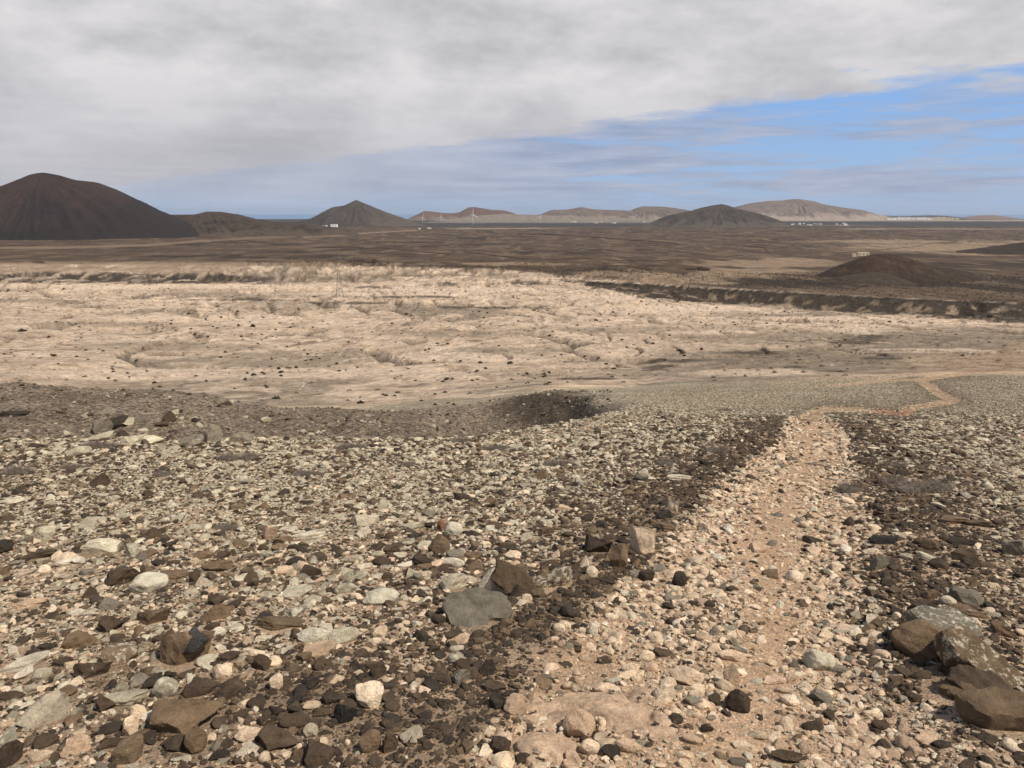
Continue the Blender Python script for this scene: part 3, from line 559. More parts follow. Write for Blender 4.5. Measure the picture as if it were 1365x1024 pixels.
# x, base y, width, height (photo sight lines), style, colour, lichen, look ; a leading * names a landmark others are described by
HERO = """
61 721 22 18 slab lichen .1 pale grey-green flat stone tipped up on edge
54 745 32 14 slab dark .1 long dark brown slab lying flat
5 738 24 18 block dark 0 dark brown block cut off by the left edge
4 768 20 13 block brown 0 flat brown stone at the left edge
135 738 42 18 block lichen .5 wide grey-white lichen-spotted block with a shaded left end
201 720 25 17 shard dark 0 very dark angular stone with a pointed top
178 743 14 18 block lichen .7 narrow upright stone speckled with lichen
165 781 36 28 block dark .45 *split stone with a white left half and dark right face
199 790 42 30 round lichen .8 *big egg-shaped stone crusted with white lichen
115 767 16 9 slab grey 0 small smooth grey-brown flat stone
40 811 34 12 slab pink 0 flat pinkish-tan slab sunk in the soil
103 821 17 10 round white 0 small smooth whitish loaf-shaped pebble
150 812 23 17 block grey .1 tan four-cornered stone with a flat front
150 843 26 22 block dark 0 chunky dark brown stone with rounded corners
208 832 38 24 shard brown .45 *brown wedge-shaped stone with a white lichen patch
107 864 36 22 slab brown 0 flat pointed brown slab leaning to the left
120 797 15 14 block dark 0 small dark stone with a pale cap
85 753 22 9 slab white 0 thin whitish flat stone
105 752 14 10 shard white 0 small whitish triangular chip
33 768 20 9 slab pale 0 thin pale oval stone lying flat
60 766 14 12 round cream 0 small cream pebble
361 719 22 20 shard pink .1 *salmon-pink triangular stone
271 745 22 12 round brown 0 smooth reddish-brown egg-shaped stone
291 763 36 20 block brown 0 *olive-brown half-dome stone
335 744 24 9 slab grey 0 flat grey-brown triangular stone
393 732 20 8 slab dark 0 flat dark grey four-sided stone
232 773 34 15 slab brown 0 tan-brown tongue-shaped slab
259 777 13 15 block dark .2 small dark ribbed upright stone
379 765 24 9 round pink 0 smooth pink elongated pebble
416 768 24 17 shard dark .35 dark wedge with a whitish top edge
397 795 38 18 slab lichen .6 flat white-rimmed slab covered in lichen
412 718 44 9 slab white .2 long low pinkish-white stone
289 807 20 17 block dark .2 dark furrowed stone that looks like bark
286 827 37 20 block brown .25 *brown block with a white lichen-covered left end
395 822 26 16 block grey .7 black-and-white speckled stone
374 840 58 20 slab brown 0 *long smooth brown loaf-shaped stone
283 839 18 11 round dark .1 small dark half dome with a thin pale rim
292 850 16 14 round white 0 round whitish knob
254 886 58 45 shard brown 0 *broken stone with a glassy black front face
418 856 40 24 round lichen .8 *large rounded stone mottled grey and white
447 852 30 14 round pale .3 pale smooth boulder end
489 700 32 20 shard pale .1 *pale grey pyramid-shaped stone
572 688 17 12 round grey .2 blue-grey pebble with a white patch
604 714 24 21 round lichen .8 round stone densely freckled with lichen
553 710 28 17 block lichen .35 pale-topped block over a dark shaded side
586 739 26 27 round brown 0 *upright brown cobble with a black glassy hollow
603 756 32 12 round white .1 long smooth cream-white stone
606 788 38 28 block pale .35 *rounded triangular pale boulder
650 788 22 30 shard white .2 *white-grey stone standing on end
461 790 28 15 round lichen .6 domed pale stone flecked with lichen
508 806 45 26 round lichen .8 *broad cream stone thick with dark-flecked lichen
541 756 26 8 slab white 0 low whitish bar-shaped stone
484 762 24 13 slab pale .1 pale slab tilted to the right
607 746 24 16 block grey 0 dull dark grey four-sided stone
631 746 22 14 block brown 0 plain brown cobble
522 738 22 14 slab dark 0 narrow brown stick-like stone tilted upward
588 708 11 16 block red 0 small dark red upright stone
573 704 15 10 shard dark 0 small dark triangular stone
504 743 18 10 round lichen .4 round pale grey stone
475 748 18 9 round pale 0 low pale lump
720 637 22 14 block brown 0 brown stone with a cream pebble at its left
855 641 20 13 round grey .1 rounded tan-grey stone
904 641 32 13 slab white .2 *bright grey-white slab
755 681 22 9 shard pink 0 tan triangular chip
897 685 18 21 block cream .3 upright pale stone with a pinkish lower half
885 692 24 16 block dark 0 rough dark brown block
888 709 28 15 slab brown 0 flat-topped brown stone
858 738 32 38 block cream .55 *cream boulder streaked with grey
797 737 42 28 block dark 0 *large rough dark brown lump
824 757 26 34 block brown 0 *dark brown stone standing upright beside the path
728 713 22 14 shard brown 0 brown triangular stone
789 770 16 16 round cream 0 *smooth round cream pebble
779 758 12 16 block cream 0 narrow cream stone on end
906 782 19 20 round dark 0 *dark oval stone lying in the pale path
861 776 22 17 slab dark 0 dark slab sunk in the path's left bank
674 729 28 8 slab brown 0 low long tan-brown stone
684 746 22 14 shard cream 0 cream angular stone
741 745 10 15 shard cream .2 small cream chip on end
717 798 17 14 block brown 0 mid-brown rounded cube
702 804 15 13 round cream 0 yellowish cream pebble
687 796 16 17 shard dark 0 dark triangular stone
774 649 9 7 round grey 0 small blue-grey pebble
713 790 14 11 block dark 0 small dark stone
772 985 38 36 round pink .15 *pinkish cobble capped with dark grey crust
686 953 28 27 round pink 0 smooth pinkish boulder
667 946 28 22 block dark 0 dark brown rough stone
667 1009 28 24 block dark 0 squarish near-black stone
699 1026 24 20 block dark 0 dark stone on the bottom edge
785 1006 25 20 round pink 0 pink heart-shaped pebble
808 927 34 18 round pink .2 orange-and-white oval stone
885 941 28 27 block cream 0 *tan stone outlined by a dark rim
840 898 22 16 round cream 0 cream pebble with a flat left side
866 896 20 15 round pink 0 pinkish rounded pebble
862 881 20 15 round cream 0 cream-white rounded pebble
650 901 20 22 block dark 0 dark brown upright cube
682 905 18 13 slab dark 0 dark slab tilted left
884 876 27 12 slab dark 0 black-brown flat stone
838 1004 34 17 round pink 0 long pink loaf-shaped stone
914 914 42 26 shard pink .25 *pink-grey triangular slab
973 916 20 27 shard pink 0 pointed pink stone
976 882 32 14 round pink .15 oval pinkish-white stone
966 921 20 15 round cream 0 knobbly cream stone
982 949 28 27 round dark 0 *dark green-brown cobble backed by a pink stone
1048 1018 34 20 block dark 0 *dark brown cobble at the bottom of the path
1090 894 34 28 round lichen .65 *round grey-ringed stone
1052 941 22 15 round cream 0 tan loaf-shaped pebble
1044 925 20 11 round cream 0 smooth cream oval pebble
1031 913 28 13 slab pink 0 thin flat pinkish slab
1094 939 28 20 block grey .5 grey-streaked rough stone
1028 889 12 9 block cream 0 small squarish cream pebble
952 941 14 14 block dark 0 small dark grey stone
942 978 15 12 block dark 0 small dark grey cube
1116 898 22 12 slab grey 0 flat teal-grey stone under a tan slab
1270 699 30 13 slab brown 0 warm brown flat stone
1305 703 30 12 slab brown 0 flat olive-brown slab
1280 727 28 14 slab dark 0 dark flat slab with a pale lower edge
1177 726 30 14 slab black 0 *black wedge at the path's right edge
1240 734 18 15 round brown 0 rounded brown stone
1162 740 20 13 shard cream 0 light cream chunk
1165 708 18 10 shard cream 0 light cream triangular chip
1145 699 10 7 round dark 0 small dark pebble on the pale path
1172 761 20 20 shard grey 0 tan-grey wedge
1351 741 24 20 slab grey 0 long grey splinter leaning right
1287 749 26 18 block dark 0 brown angular lump
1237 748 28 11 slab lichen .5 pale mottled flat stone
1221 877 56 48 round brown 0 *big dark brown dome-shaped boulder
1285 806 36 22 slab grey .1 *long grey-brown slab leaning over a dark gap
1288 823 42 17 slab brown .5 flat pale-topped slab
1262 808 18 14 round pale 0 pale stone
1337 849 28 16 block brown 0 plain brown cobble
1224 829 26 22 slab dark 0 dark tilted slab
1220 937 14 10 shard dark 0 small dark triangular stone
1278 947 13 12 round white .3 small grey-white pebble
1292 960 16 14 round pink 0 smooth pinkish pebble
1240 800 18 14 shard brown 0 small brown pointed stone
33 893 50 11 slab white .3 *long whitish bar-shaped stone
33 906 20 14 shard white 0 whitish shard pointing down
56 909 20 16 round pale 0 smooth pale grey oval stone
126 903 38 18 block dark .5 dark stone with a white crusted top
160 886 38 25 slab brown .65 flat brown stone under a white crust
84 889 22 12 slab dark .1 dark lens-shaped stone
168 941 48 22 slab lichen .3 *long tan lichen-dusted stone
221 931 28 25 round lichen .7 rounded stone with ring-shaped lichen
62 966 52 38 shard pale .2 *large pale tapering stone
86 931 26 14 slab brown 0 smooth brown half-oval stone
205 918 24 20 block dark 0 dark leaning block
142 949 20 18 block dark .2 dark stone with a cream corner
101 1007 28 24 block pink .1 pinkish-tan blocky stone
63 997 24 17 round dark 0 rounded dark stone
56 1016 22 13 round cream 0 yellowish cream pebble
17 1024 28 26 block dark .25 dark stone streaked with white
149 999 26 13 slab dark 0 flat dark stone
172 1018 36 27 slab brown .45 brown slab with white flecked top
186 959 16 16 shard cream 0 small cream wedge
203 960 22 13 round white .4 white knobbly stone
176 981 18 20 block pink 0 pinkish lump
149 979 26 15 round dark 0 smooth dark cobble
250 980 76 54 block brown .12 *biggest brown boulder at the lower left
268 928 38 22 round dark 0 rounded dark grey cobble
304 933 26 19 round dark 0 dark grey rounded cube
297 907 22 20 round cream 0 cream tooth-shaped stone
277 887 26 15 round lichen .6 oval speckled whitish stone
303 883 28 15 slab dark .1 dark slab with a pale upper edge
342 877 20 13 round cream .1 pale rough pebble
366 889 18 15 round cream 0 cream angular pebble
350 894 22 20 block dark 0 squat dark stone
424 874 42 19 slab pink .1 long tan curved stone
369 921 16 19 round cream 0 cream twin-lobed pebble
263 1005 24 27 shard brown 0 reddish-brown triangular stone
234 1005 22 18 block dark 0 dark brown cobble
372 1002 46 32 block dark 0 *broad rough dark grey lump near the bottom edge
331 989 28 20 round cream .1 domed cream stone
415 984 18 17 round pale .2 pale pitted pebble
416 946 22 11 round cream 0 smooth cream-white oval pebble
393 971 35 22 round dark 0 round dark grey cobble
491 946 34 32 block cream 0 *large yellowish-cream stone
461 966 26 24 shard black 0 near-black pointed stone
494 1003 26 25 round brown 0 smooth olive-brown round stone
519 1004 20 22 shard dark 0 dark pointed stone
428 1020 36 30 block dark 0 dark clump on the bottom edge
505 906 22 20 block dark 0 plain dark cube-like stone
608 871 20 12 round pale .4 cream oval stone with grey rings
607 885 20 15 round lichen .6 grey-ringed oval stone
616 913 24 21 block grey .35 striped dark and grey cobble
760 824 28 18 round dark 0 dark flattened oval stone
790 849 13 16 round white 0 small white oval pebble
800 815 13 12 round cream 0 small cream cube-like pebble
457 857 42 20 round lichen .6 broad speckled dark-based stone
506 853 22 17 slab cream .1 slanting tan stone
136 588 28 13 shard lichen .2 *pale pointed rock on the skyline of the near slope
205 592 24 15 block lichen .4 grey-white upright block on the skyline
256 596 34 20 block grey .5 *large grey-green boulder on the skyline
284 590 24 24 shard grey .45 tall grey-green rock with a pointed top on the skyline
322 589 30 12 block grey .5 pale low boulder on the skyline
48 598 14 9 block dark 0 small dark block near the skyline
134 648 20 18 shard dark 0 *dark upright stone with a brown left side
180 593 28 12 block lichen .4 wide pale lump on the skyline
198 662 14 9 shard dark .2 small dark stone among pale ones
225 608 26 10 slab lichen .3 long pale green-grey stone
106 607 26 11 round lichen .4 domed pale stone in front of a grey shrub
15 672 26 9 slab lichen .3 flat pale grey stone near the left edge
"""
LAND_NAMES = {}
def _parse():
    out = []
    for ln in HERO.strip().split('\n'):
        p = ln.split(' ', 7); look = p[7]; star = look.startswith('*'); look = look.lstrip('*')
        out.append([float(p[0]), float(p[1]), float(p[2]), float(p[3]), p[4], p[5], float(p[6]), look, star])
    return out
HEROES = _parse()
MARKS = [(660, 800, 'notched grey slab'), (1300, 895, 'white-patched rock'), (1330, 940, 'big brown slab at the right edge'), (790, 950, 'smooth pink bedrock'), (720, 770, 'tilted brown slab')]
for h in HEROES:
    if h[8]:
        MARKS.append((h[0], h[1] - h[3] / 2, h[7]))
def shorten(s):
    for w in (' with ', ' that ', ' lying ', ' beside ', ' on the ', ' crusted', ' capped', ' outlined', ' backed', ' leaning', ' streaked', ' thick', ' mottled'):
        pass
    return s
USED = set()
def where(x, y, look):
    """a place phrase by the nearest landmark that keeps the label unique"""
    c = sorted(((math.hypot(x - mx, (y - my) * 1.5), mx, my, nm) for mx, my, nm in MARKS if nm != look), key=lambda q: q[0])
    for d, mx, my, nm in c[:6]:
        dx, dy = x - mx, (y - my) * 1.5
        if abs(dx) > 2.2 * abs(dy): w = 'right of' if dx > 0 else 'left of'
        elif abs(dy) > 2.2 * abs(dx): w = 'in front of' if dy > 0 else 'behind'
        else: w = ('in front and right of' if dx > 0 else 'in front and left of') if dy > 0 else ('behind and right of' if dx > 0 else 'behind and left of')
        near = 'just ' if d < 45 else ''
        full = f'{look}, {near}{w} the {nm}'
        if len(full.split()) <= 16 and full not in USED: USED.add(full); return full
    for d, mx, my, nm in c[:12]:
        w = 'right of' if x > mx else 'left of'
        full = f'{look} {w} the {nm}'
        if len(full.split()) <= 16 and full not in USED: USED.add(full); return full
    USED.add(look); return look
# shared unit shapes, one set per style
SHP = {}
def shape_mesh(style, i, sub=3, mat=None):
    k = (style, i, sub)
    if k not in SHP:
        V, Fc = rock_shape(1000 + 37 * i + len(style) * 11, sub, style)
        me = mesh_np('stone', V, Fc, mat or M_STONE, None, style == 'round')
        if style != 'round':
            me.polygons.foreach_set('use_smooth', np.ones(len(Fc), bool)); me.set_sharp_from_angle(angle=math.radians(24))
        SHP[k] = me
    return SHP[k]
stone_xy = []
def put_stone(x, yb, w, h, style, colour, lich, label, group=None, i=None, yaw=None, tilt=None, ymin=0, name='stone', sub=4):
    rnd = random.Random(int(x * 31 + yb * 7)); X, Y, Z = hit(x, yb, ymin)
    R = math.sqrt(X * X + Y * Y + Z * Z); th = math.atan2(-Z, Y)
    W = w / F * R; Hs = h / F * R
    asp = {'slab': .30, 'block': .62, 'round': .58, 'shard': .55}[style]
    D = W * {'slab': .62, 'block': .75, 'round': .72, 'shard': .62}[style]
    st, ct = math.sin(th + .17), math.cos(th + .17)
    Ht = (Hs - .8 * D * st) / ct
    if Ht < asp * W * .6: Ht = asp * W * .6; D = max((Hs - Ht * ct) / (.8 * st), W * .3)
    Ht = min(Ht, 1.25 * W)
    gl = math.atan2(X, Y)
    Yc = Y + D * .42; Xc = X * Yc / Y; Zc = float(gsample(Xc, Yc))
    o = link(name, shape_mesh(style, (rnd.randrange(9) if i is None else i), sub)); sink = .24
    o.scale = (W / 2 * 1.04, D / 2 * 1.05, Ht / 2 / (1 - sink) * 1.02)
    o.location = (Xc, Yc, Zc + Ht / 2 - Ht * sink * .5)
    yw = rnd.uniform(-.35, .35) if yaw is None else yaw; tl = (rnd.uniform(-.10, .10), rnd.uniform(-.16, .16)) if tilt is None else tilt
    o.rotation_euler = (tl[0] - .17, tl[1], -gl + yw)
    cc = rnd.choice(PAL[colour]); k = rnd.uniform(.88, 1.12); o.color = (cc[0] * k, cc[1] * k, cc[2] * k, lich)
    tag(o, label, 'stone', group or 'stones strewn over the slope')
    stone_xy.append((Xc, Yc, max(W, D) / 2)); return o
used_labels = set()
HERO_OBJS = {}
for h in HEROES:
    ymin = 0
    o = put_stone(*h[:7], where(h[0], h[1] - h[3] / 2, h[7])); HERO_OBJS[h[7]] = o

# -------- the largest stones get their own outlines: flat pieces cut to the outline seen, with real thickness
def slab_mesh(outline, thick, seed, rough=.012, dome=.0):
    """outline in metres (x, y) counter-clockwise -> thick stone with worn edges"""
    rng = np.random.default_rng(seed); P = np.array(outline, float); n = 96
    seg = np.linalg.norm(np.roll(P, -1, 0) - P, axis=1); cum = np.r_[0, np.cumsum(seg)]; s = np.linspace(0, cum[-1], n, endpoint=False)
    Pc = np.vstack([P, P[:1]]); ring = np.stack([np.interp(s, cum, Pc[:, 0]), np.interp(s, cum, Pc[:, 1])], -1)
    for _ in range(2): ring = (np.roll(ring, 1, 0) + 2 * ring + np.roll(ring, -1, 0)) / 4
    cen = ring.mean(0); ph = rng.uniform(0, 6.28, 6)
    jag = sum(np.sin(np.arange(n) * 2 * np.pi / n * k + ph[q]) / k for q, k in enumerate((5, 9, 14, 23, 31))) * rough * 1.6
    dirs = (ring - cen) / np.linalg.norm(ring - cen, axis=1)[:, None]; ring = ring + dirs * jag[:, None]
    levels = [(.0, 0.0), (.30, 0.), (.60, 0), (.82, 0), (.93, -.03), (.985, -.13), (1.0, -.30), (1.01, -.55), (.985, -.80), (.93, -.97), (.6, -1.)]
    V = []; 
    for q, (r, z) in enumerate(levels):
        for i in range(n):
            p = cen + (ring[i] - cen) * r; wob = rough * (math.sin(p[0] * 31 + ph[0]) * math.cos(p[1] * 27 + ph[1]) + .5 * math.sin(p[0] * 71 + p[1] * 53 + ph[2]))
            zz = z * thick + dome * thick * (1 - r * r) * (1 if q < 6 else 0) + (wob if q < 8 else 0)
            if r > .9: p = p + dirs[i] * rough * .8 * math.sin(z * 40 + i * .5)
            V.append((p[0], p[1], zz))
    Fc = []
    for q in range(len(levels) - 1):
        for i in range(n): j = (i + 1) % n; Fc.append((q * n + i, (q + 1) * n + i, (q + 1) * n + j, q * n + j))
    b = (len(levels) - 1) * n; V.append((cen[0], cen[1], -thick)); 
    me = bpy.data.meshes.new('stone'); me.from_pydata(V, [], Fc + [(b + i, len(V) - 1, b + (i + 1) % n) for i in range(n)]); me.materials.append(M_STONE)
    me.polygons.foreach_set('use_smooth', np.ones(len(me.polygons), bool)); me.set_sharp_from_angle(angle=math.radians(30)); return me
def place_slab(x, yb, outline_px, thick, colour, lich, label, seed, rot_e, lift=0, scale=1, k=1.0, dome=0., rough=.008):
    """outline in photo units round (0,0), made life-size at the distance of the stone's foot"""
    X, Y, Z = hit(x, yb); R = math.sqrt(X * X + Y * Y + Z * Z); m = R / F * scale
    me = slab_mesh([(a * m, b * m) for a, b in outline_px], thick * m, seed, rough, dome)
    o = link('stone', me, None, (X, Y, Z + lift * m), rot_e); c = PAL[colour][0]; o.color = (c[0] * k, c[1] * k, c[2] * k, lich)
    tag(o, label, 'stone', 'stones strewn over the slope'); stone_xy.append((X, Y, 40 * m)); return o
# notched grey slab, lying nearly flat and leaning towards the viewer
place_slab(636, 824, [(-46, 20), (-40, -2), (-28, -22), (-8, -34), (6, -34), (15, -27), (13, -10), (24, -13), (40, -14), (46, 2), (40, 20), (26, 34), (6, 42), (-16, 40), (-38, 34)], 13, 'grey', .38,
           'wide flat grey slab with a notched front edge and pale lichen rim', 5, (.30, -.05, .02), lift=10, k=.80)
place_slab(690, 790, [(-38, 8), (-28, -17), (-4, -20), (30, -16), (42, -8), (26, 9), (-4, 19)], 11, 'brown', .16,
           'thick brown slab tipped on its side, pale upper edge, behind the notched grey slab', 6, (.72, .52, -.40), lift=15, k=.62)
place_slab(727, 780, [(-34, -9), (20, -11), (34, -3), (34, 9), (18, 13), (-28, 11)], 14, 'brown', .68,
           'long lichen-streaked bar of stone lying behind the tilted brown slab', 7, (.1, -.30, .12), lift=10, k=.9)
place_slab(1258, 862, [(-28, -20), (10, -24), (34, -12), (38, 14), (26, 32), (-10, 36), (-34, 20)], 34, 'grey', .62,
           'dark block with a flat pale grey top, behind the big dome-shaped boulder', 8, (.05, .06, -.1), lift=30, k=.8)
place_slab(1312, 903, [(-48, 10), (-36, -16), (-4, -24), (32, -34), (50, -22), (40, 6), (8, 24), (-26, 34)], 24, 'brown', .60,
           'long brown rock splashed with white lichen right of the dome-shaped boulder', 9, (.34, .42, -.30), lift=22, k=.8)
place_slab(1303, 925, [(-34, -2), (-16, -20), (14, -20), (36, -8), (20, 14), (-18, 16)], 14, 'dark', .0,
           'smooth dark grey leaning slab between the white-patched rock and the big brown slab', 10, (.45, .1, -.12), lift=16, k=1.2)
place_slab(1338, 962, [(-44, 14), (-40, -10), (-26, -20), (20, -19), (62, -17), (66, 14), (30, 24), (-20, 24)], 25, 'brown', .25,
           'big flat-topped brown slab cut off by the right edge, pale crust along its foot', 11, (.04, .05, -.05), lift=23, k=.9, rough=.006)
place_slab(1273, 925, [(-14, -12), (12, -14), (16, 8), (-4, 16), (-16, 6)], 18, 'brown', .1, 'small dull brown stone wedged left of the dark leaning slab', 12, (.1, -.2, .3), lift=12, k=.9)
place_slab(1279, 903, [(-10, -12), (10, -12), (13, 10), (-10, 14)], 22, 'dark', .0, 'dark upright stone in the gap in front of the pale-topped block', 13, (.2, .1, .2), lift=14)
g = place_slab(250, 880, [(-8, -14), (14, -8), (24, 8), (2, 18)], 12, 'black', 0, 'glassy black flake set in the front of the broken brown stone', 14, (.95, -.1, .1), lift=20, rough=.002)
gp = HERO_OBJS['broken stone with a glassy black front face']
g.data.materials[0] = M_FLINT; g.name = 'glassy_face'
del g['label'], g['category'], g['group']
g.location = (gp.location.x + .01, gp.location.y - gp.scale.y * .62, gp.location.z + gp.scale.z * .62); g.rotation_euler = (1.0, .1, -.15)
bpy.context.view_layer.update()
g.parent = gp; g.matrix_parent_inverse = gp.matrix_world.inverted()

# smooth pink bedrock worn bare beside the path
BEDS = []
def bedrock(x, y, rx, ry, hgt, seed, label, colr=(.44, .33, .24)):
    X, Y, Z = hit(x, y); R = math.hypot(Y, Z); ax = rx / F * R; ay = ry / F * R / math.sin(math.atan2(-Z, Y) + .1)
    BEDS.append((X, Y, ax, ay, hgt))
    n = 130; u = np.linspace(-1.15, 1.15, n); U, V = np.meshgrid(u, u); xx = X + U * ax; yy = Y + V * ay
    ang = np.arctan2(V, U); rr = np.hypot(U, V) / (1 + .16 * np.sin(2 * ang + seed) + .10 * np.sin(3 * ang + 2 * seed) + .05 * np.sin(7 * ang))
    hh = hgt * (np.clip(1 - rr ** 2.4, -.7, 1)) + .012 * fbm(xx * 5, yy * 5, seed, 4) + .014 * np.maximum(ridged(xx * 4, yy * 7, seed + 3, 3), 0) - .022 * sst(.80, .97, ridged(xx * 2.6 + .3 * fbm(xx * 4, yy * 4, 9), yy * 4.4, seed + 6, 1)) - .006 * sst(.6, .95, ridged(xx * 9, yy * 14, seed + 8, 2))
    zz = gsample(xx, yy) + hh - .01
    ii = np.arange(n * n).reshape(n, n); q = np.stack([ii[:-1, :-1], ii[:-1, 1:], ii[1:, 1:], ii[1:, :-1]], -1).reshape(-1, 4)
    keep = (rr.ravel()[q] < 1.12).all(1)
    me = mesh_np('bedrock', np.stack([xx, yy, zz], -1).reshape(-1, 3), q[keep], M_STONE, None, True)
    o = link('bedrock', me); o.color = colr + (.0,); tag(o, label, 'rock'); stone_xy.append((X - ax * .25, Y + ay * .2, min(ax, ay) * .75)); stone_xy.append((X + ax * .35, Y - ay * .1, min(ax, ay) * .7)); stone_xy.append((X - ax * .55, Y, min(ax, ay) * .45)); return o
bedrock(800, 955, 84, 44, .060, 2, 'large smooth pink bedrock hump bare beside the path at the bottom')
bedrock(866, 930, 36, 18, .035, 5, 'smaller smooth pink bedrock patch behind the large pink hump')
bedrock(722, 1002, 38, 34, .055, 7, 'lumpy pale pink bedrock in front and left of the large pink hump')

# ------------------------------------------------------------------ low dry cushion shrubs on the near slope
M_TWIG = flat('dry grey twigs', (.215, .178, .145), .95, 30, .4)
M_TWIG2 = flat('grey woody core', (.14, .115, .092), .95, 20, .3)
def shrub_mesh(seed, n=1500):
    rng = np.random.default_rng(seed); V = []; Fc = []
    for i in range(n):
        a = rng.uniform(0, 6.283); r = rng.uniform() ** .5; base = np.array([math.cos(a) * r * .85, math.sin(a) * r * .85, 0.]); lean = np.array([math.cos(a) * r * .5 + rng.normal() * .35, math.sin(a) * r * .5 + rng.normal() * .35, 1.])
        hgt = (1 - .75 * r * r) * rng.uniform(.5, 1.05) * (1 + .25 * math.sin(3 * a + seed)); L = lean / np.linalg.norm(lean) * hgt; p = base + L * .15
        for s_ in range(3):
            d = L * .33 + rng.normal(size=3) * .07; w = np.cross(d, rng.normal(size=3)); w /= np.linalg.norm(w) + 1e-6; w *= .016 * (1 - s_ * .25)
            k = len(V); V += [p - w, p + w, p + d + w * .6, p + d - w * .6]; Fc.append((k, k + 1, k + 2, k + 3)); p = p + d
    return mesh_np('shrub', np.array(V), np.array(Fc), M_TWIG)
SM = [shrub_mesh(i) for i in range(3)]
cv, cf = rock_shape(77, 2, 'round'); cv = cv * np.array([.86, .86, .55]) + np.array([0, 0, .05])
CORE = mesh_np('woody_core', cv, cf, M_TWIG2, None, True)
shr = [(125, 600, 56, 14, 'long low grey shrub behind the domed pale stone at the upper left'), (300, 616, 30, 14, 'grey cushion shrub left of a matching one below the skyline boulders'), (328, 615, 28, 13, 'grey cushion shrub forming the right half of the pair below the skyline boulders'),
       (404, 636, 34, 12, 'dark grey low shrub right of the pair of cushion shrubs'), (467, 600, 42, 11, 'flat dark shrub just below the edge of the slope left of centre'), (215, 636, 34, 9, 'thin flat shrub among pale stones in front of the skyline boulders'),
       (14, 634, 40, 16, 'greyish shrub cut off by the left edge'), (95, 626, 42, 9, 'flat brown-grey shrub behind the dark upright stone at left'), (545, 622, 26, 8, 'small flat shrub in the pale stones left of centre'), (615, 590, 30, 8, 'low grey shrub by the edge of the slope beside the hollow'),
       (745, 622, 46, 11, 'wide grey shrub straight in front of the dark hollow'), (892, 621, 34, 12, 'grey cushion shrub just behind the bright grey-white slab'), (958, 606, 36, 13, 'grey shrub close to the left side of the path top'), (1010, 573, 24, 6, 'tiny flat shrub where the path narrows'),
       (1141, 657, 42, 17, 'rounded grey shrub standing at the right edge of the path'), (1238, 658, 84, 20, 'largest grey shrub, long and low, right of the path'), (1196, 646, 40, 12, 'grey shrub touching the left end of the largest shrub'), (1262, 627, 36, 7, 'thin flat grey shrub behind the largest shrub'),
       (300, 708, 40, 11, 'sparse grey dry shrub among stones above the half-dome stone'), (1200, 623, 30, 8, 'small grey shrub behind the rounded shrub by the path'), (1228, 560, 26, 5, 'dark flat shrub beside the reddish bend of the trail'), (968, 548, 22, 5, 'dark low shrub at the head of the pale slope left of the path'), (660, 601, 40, 9, 'dull grey shrub on the slope edge in front of the hollow')]
for i, (x, y, w, h, lb) in enumerate(shr):
    X, Y, Z = hit(x, y); R = math.hypot(Y, Z); W = w / F * R; st_ = math.sin(math.atan2(-Z, Y)); H = h / F * R
    D = min(W, H * 1.2 / st_ * .5); e = empty('shrub', (X, Y + D * .45, gsample(X, Y + D * .45) - .01)); hz = max((H - .7 * D * st_), .45 * H) * 1.45
    stone_xy.append((X, Y + D * .45, (W + D) / 4 * .9))
    tag(e, lb, 'shrub', 'low dry shrubs on the near slope')
    o = link('twigs', SM[i % 3], e, rot=(-.15, 0, 0), scale=(W / 2, D / 2, hz)); o = link('woody_core', CORE, e, rot=(-.15, 0, 0), scale=(W / 2, D / 2, hz))
# ------------------------------------------------------------------ the loose stones
def zone(X, Y):
    Z = gsample(X, Y); px, py = project(X, Y, Z); n = fbm(X / .7, Y / .7, 101, 3); n2 = fbm(X / 2.3, Y / 2.3, 103, 3)
    p = gsample(X, Y, np.maximum(pm, tm))
    lo = np.interp(-py, -PATH[:, 0], PATH[:, 1]); hi = np.interp(-py, -PATH[:, 0], PATH[:, 2])
    wl = np.interp(py, [555, 620, 700, 800, 1024], [70, 150, 180, 200, 330]); wr = np.interp(py, [555, 620, 700, 800, 1024], [60, 120, 230, 260, 160])
    bl = np.exp(-((np.minimum(px - lo, 0)) / wl) ** 2 * 1.2) * (px < lo + 12); br = np.exp(-((np.maximum(px - hi, 0)) / wr) ** 2 * 1.0) * (px > hi - 12)
    br = br * (1 - .85 * np.exp(-((px - 1250) / 110) ** 2 - ((py - 1000) / 62) ** 2))
    band = np.maximum(bl, br * .85) * (1 - sst(14.5, 20, Y))
    extra = np.exp(-((px - 430) / 190) ** 2 - ((py - 930) / 75) ** 2) * .8 + np.exp(-((px - 620) / 130) ** 2 - ((py - 745) / 40) ** 2) * .5
    band = np.clip(np.maximum(band, extra) + .45 * n2, 0, 1) * (1 - p)
    flank = np.exp(-((seg_dist(px, py, TRAIL[0]) / 30) ** 2)) * (Y > 14) * (Y < 90)
    band = np.maximum(band, flank * .8)
    return Z, px, py, n, n2, p, band
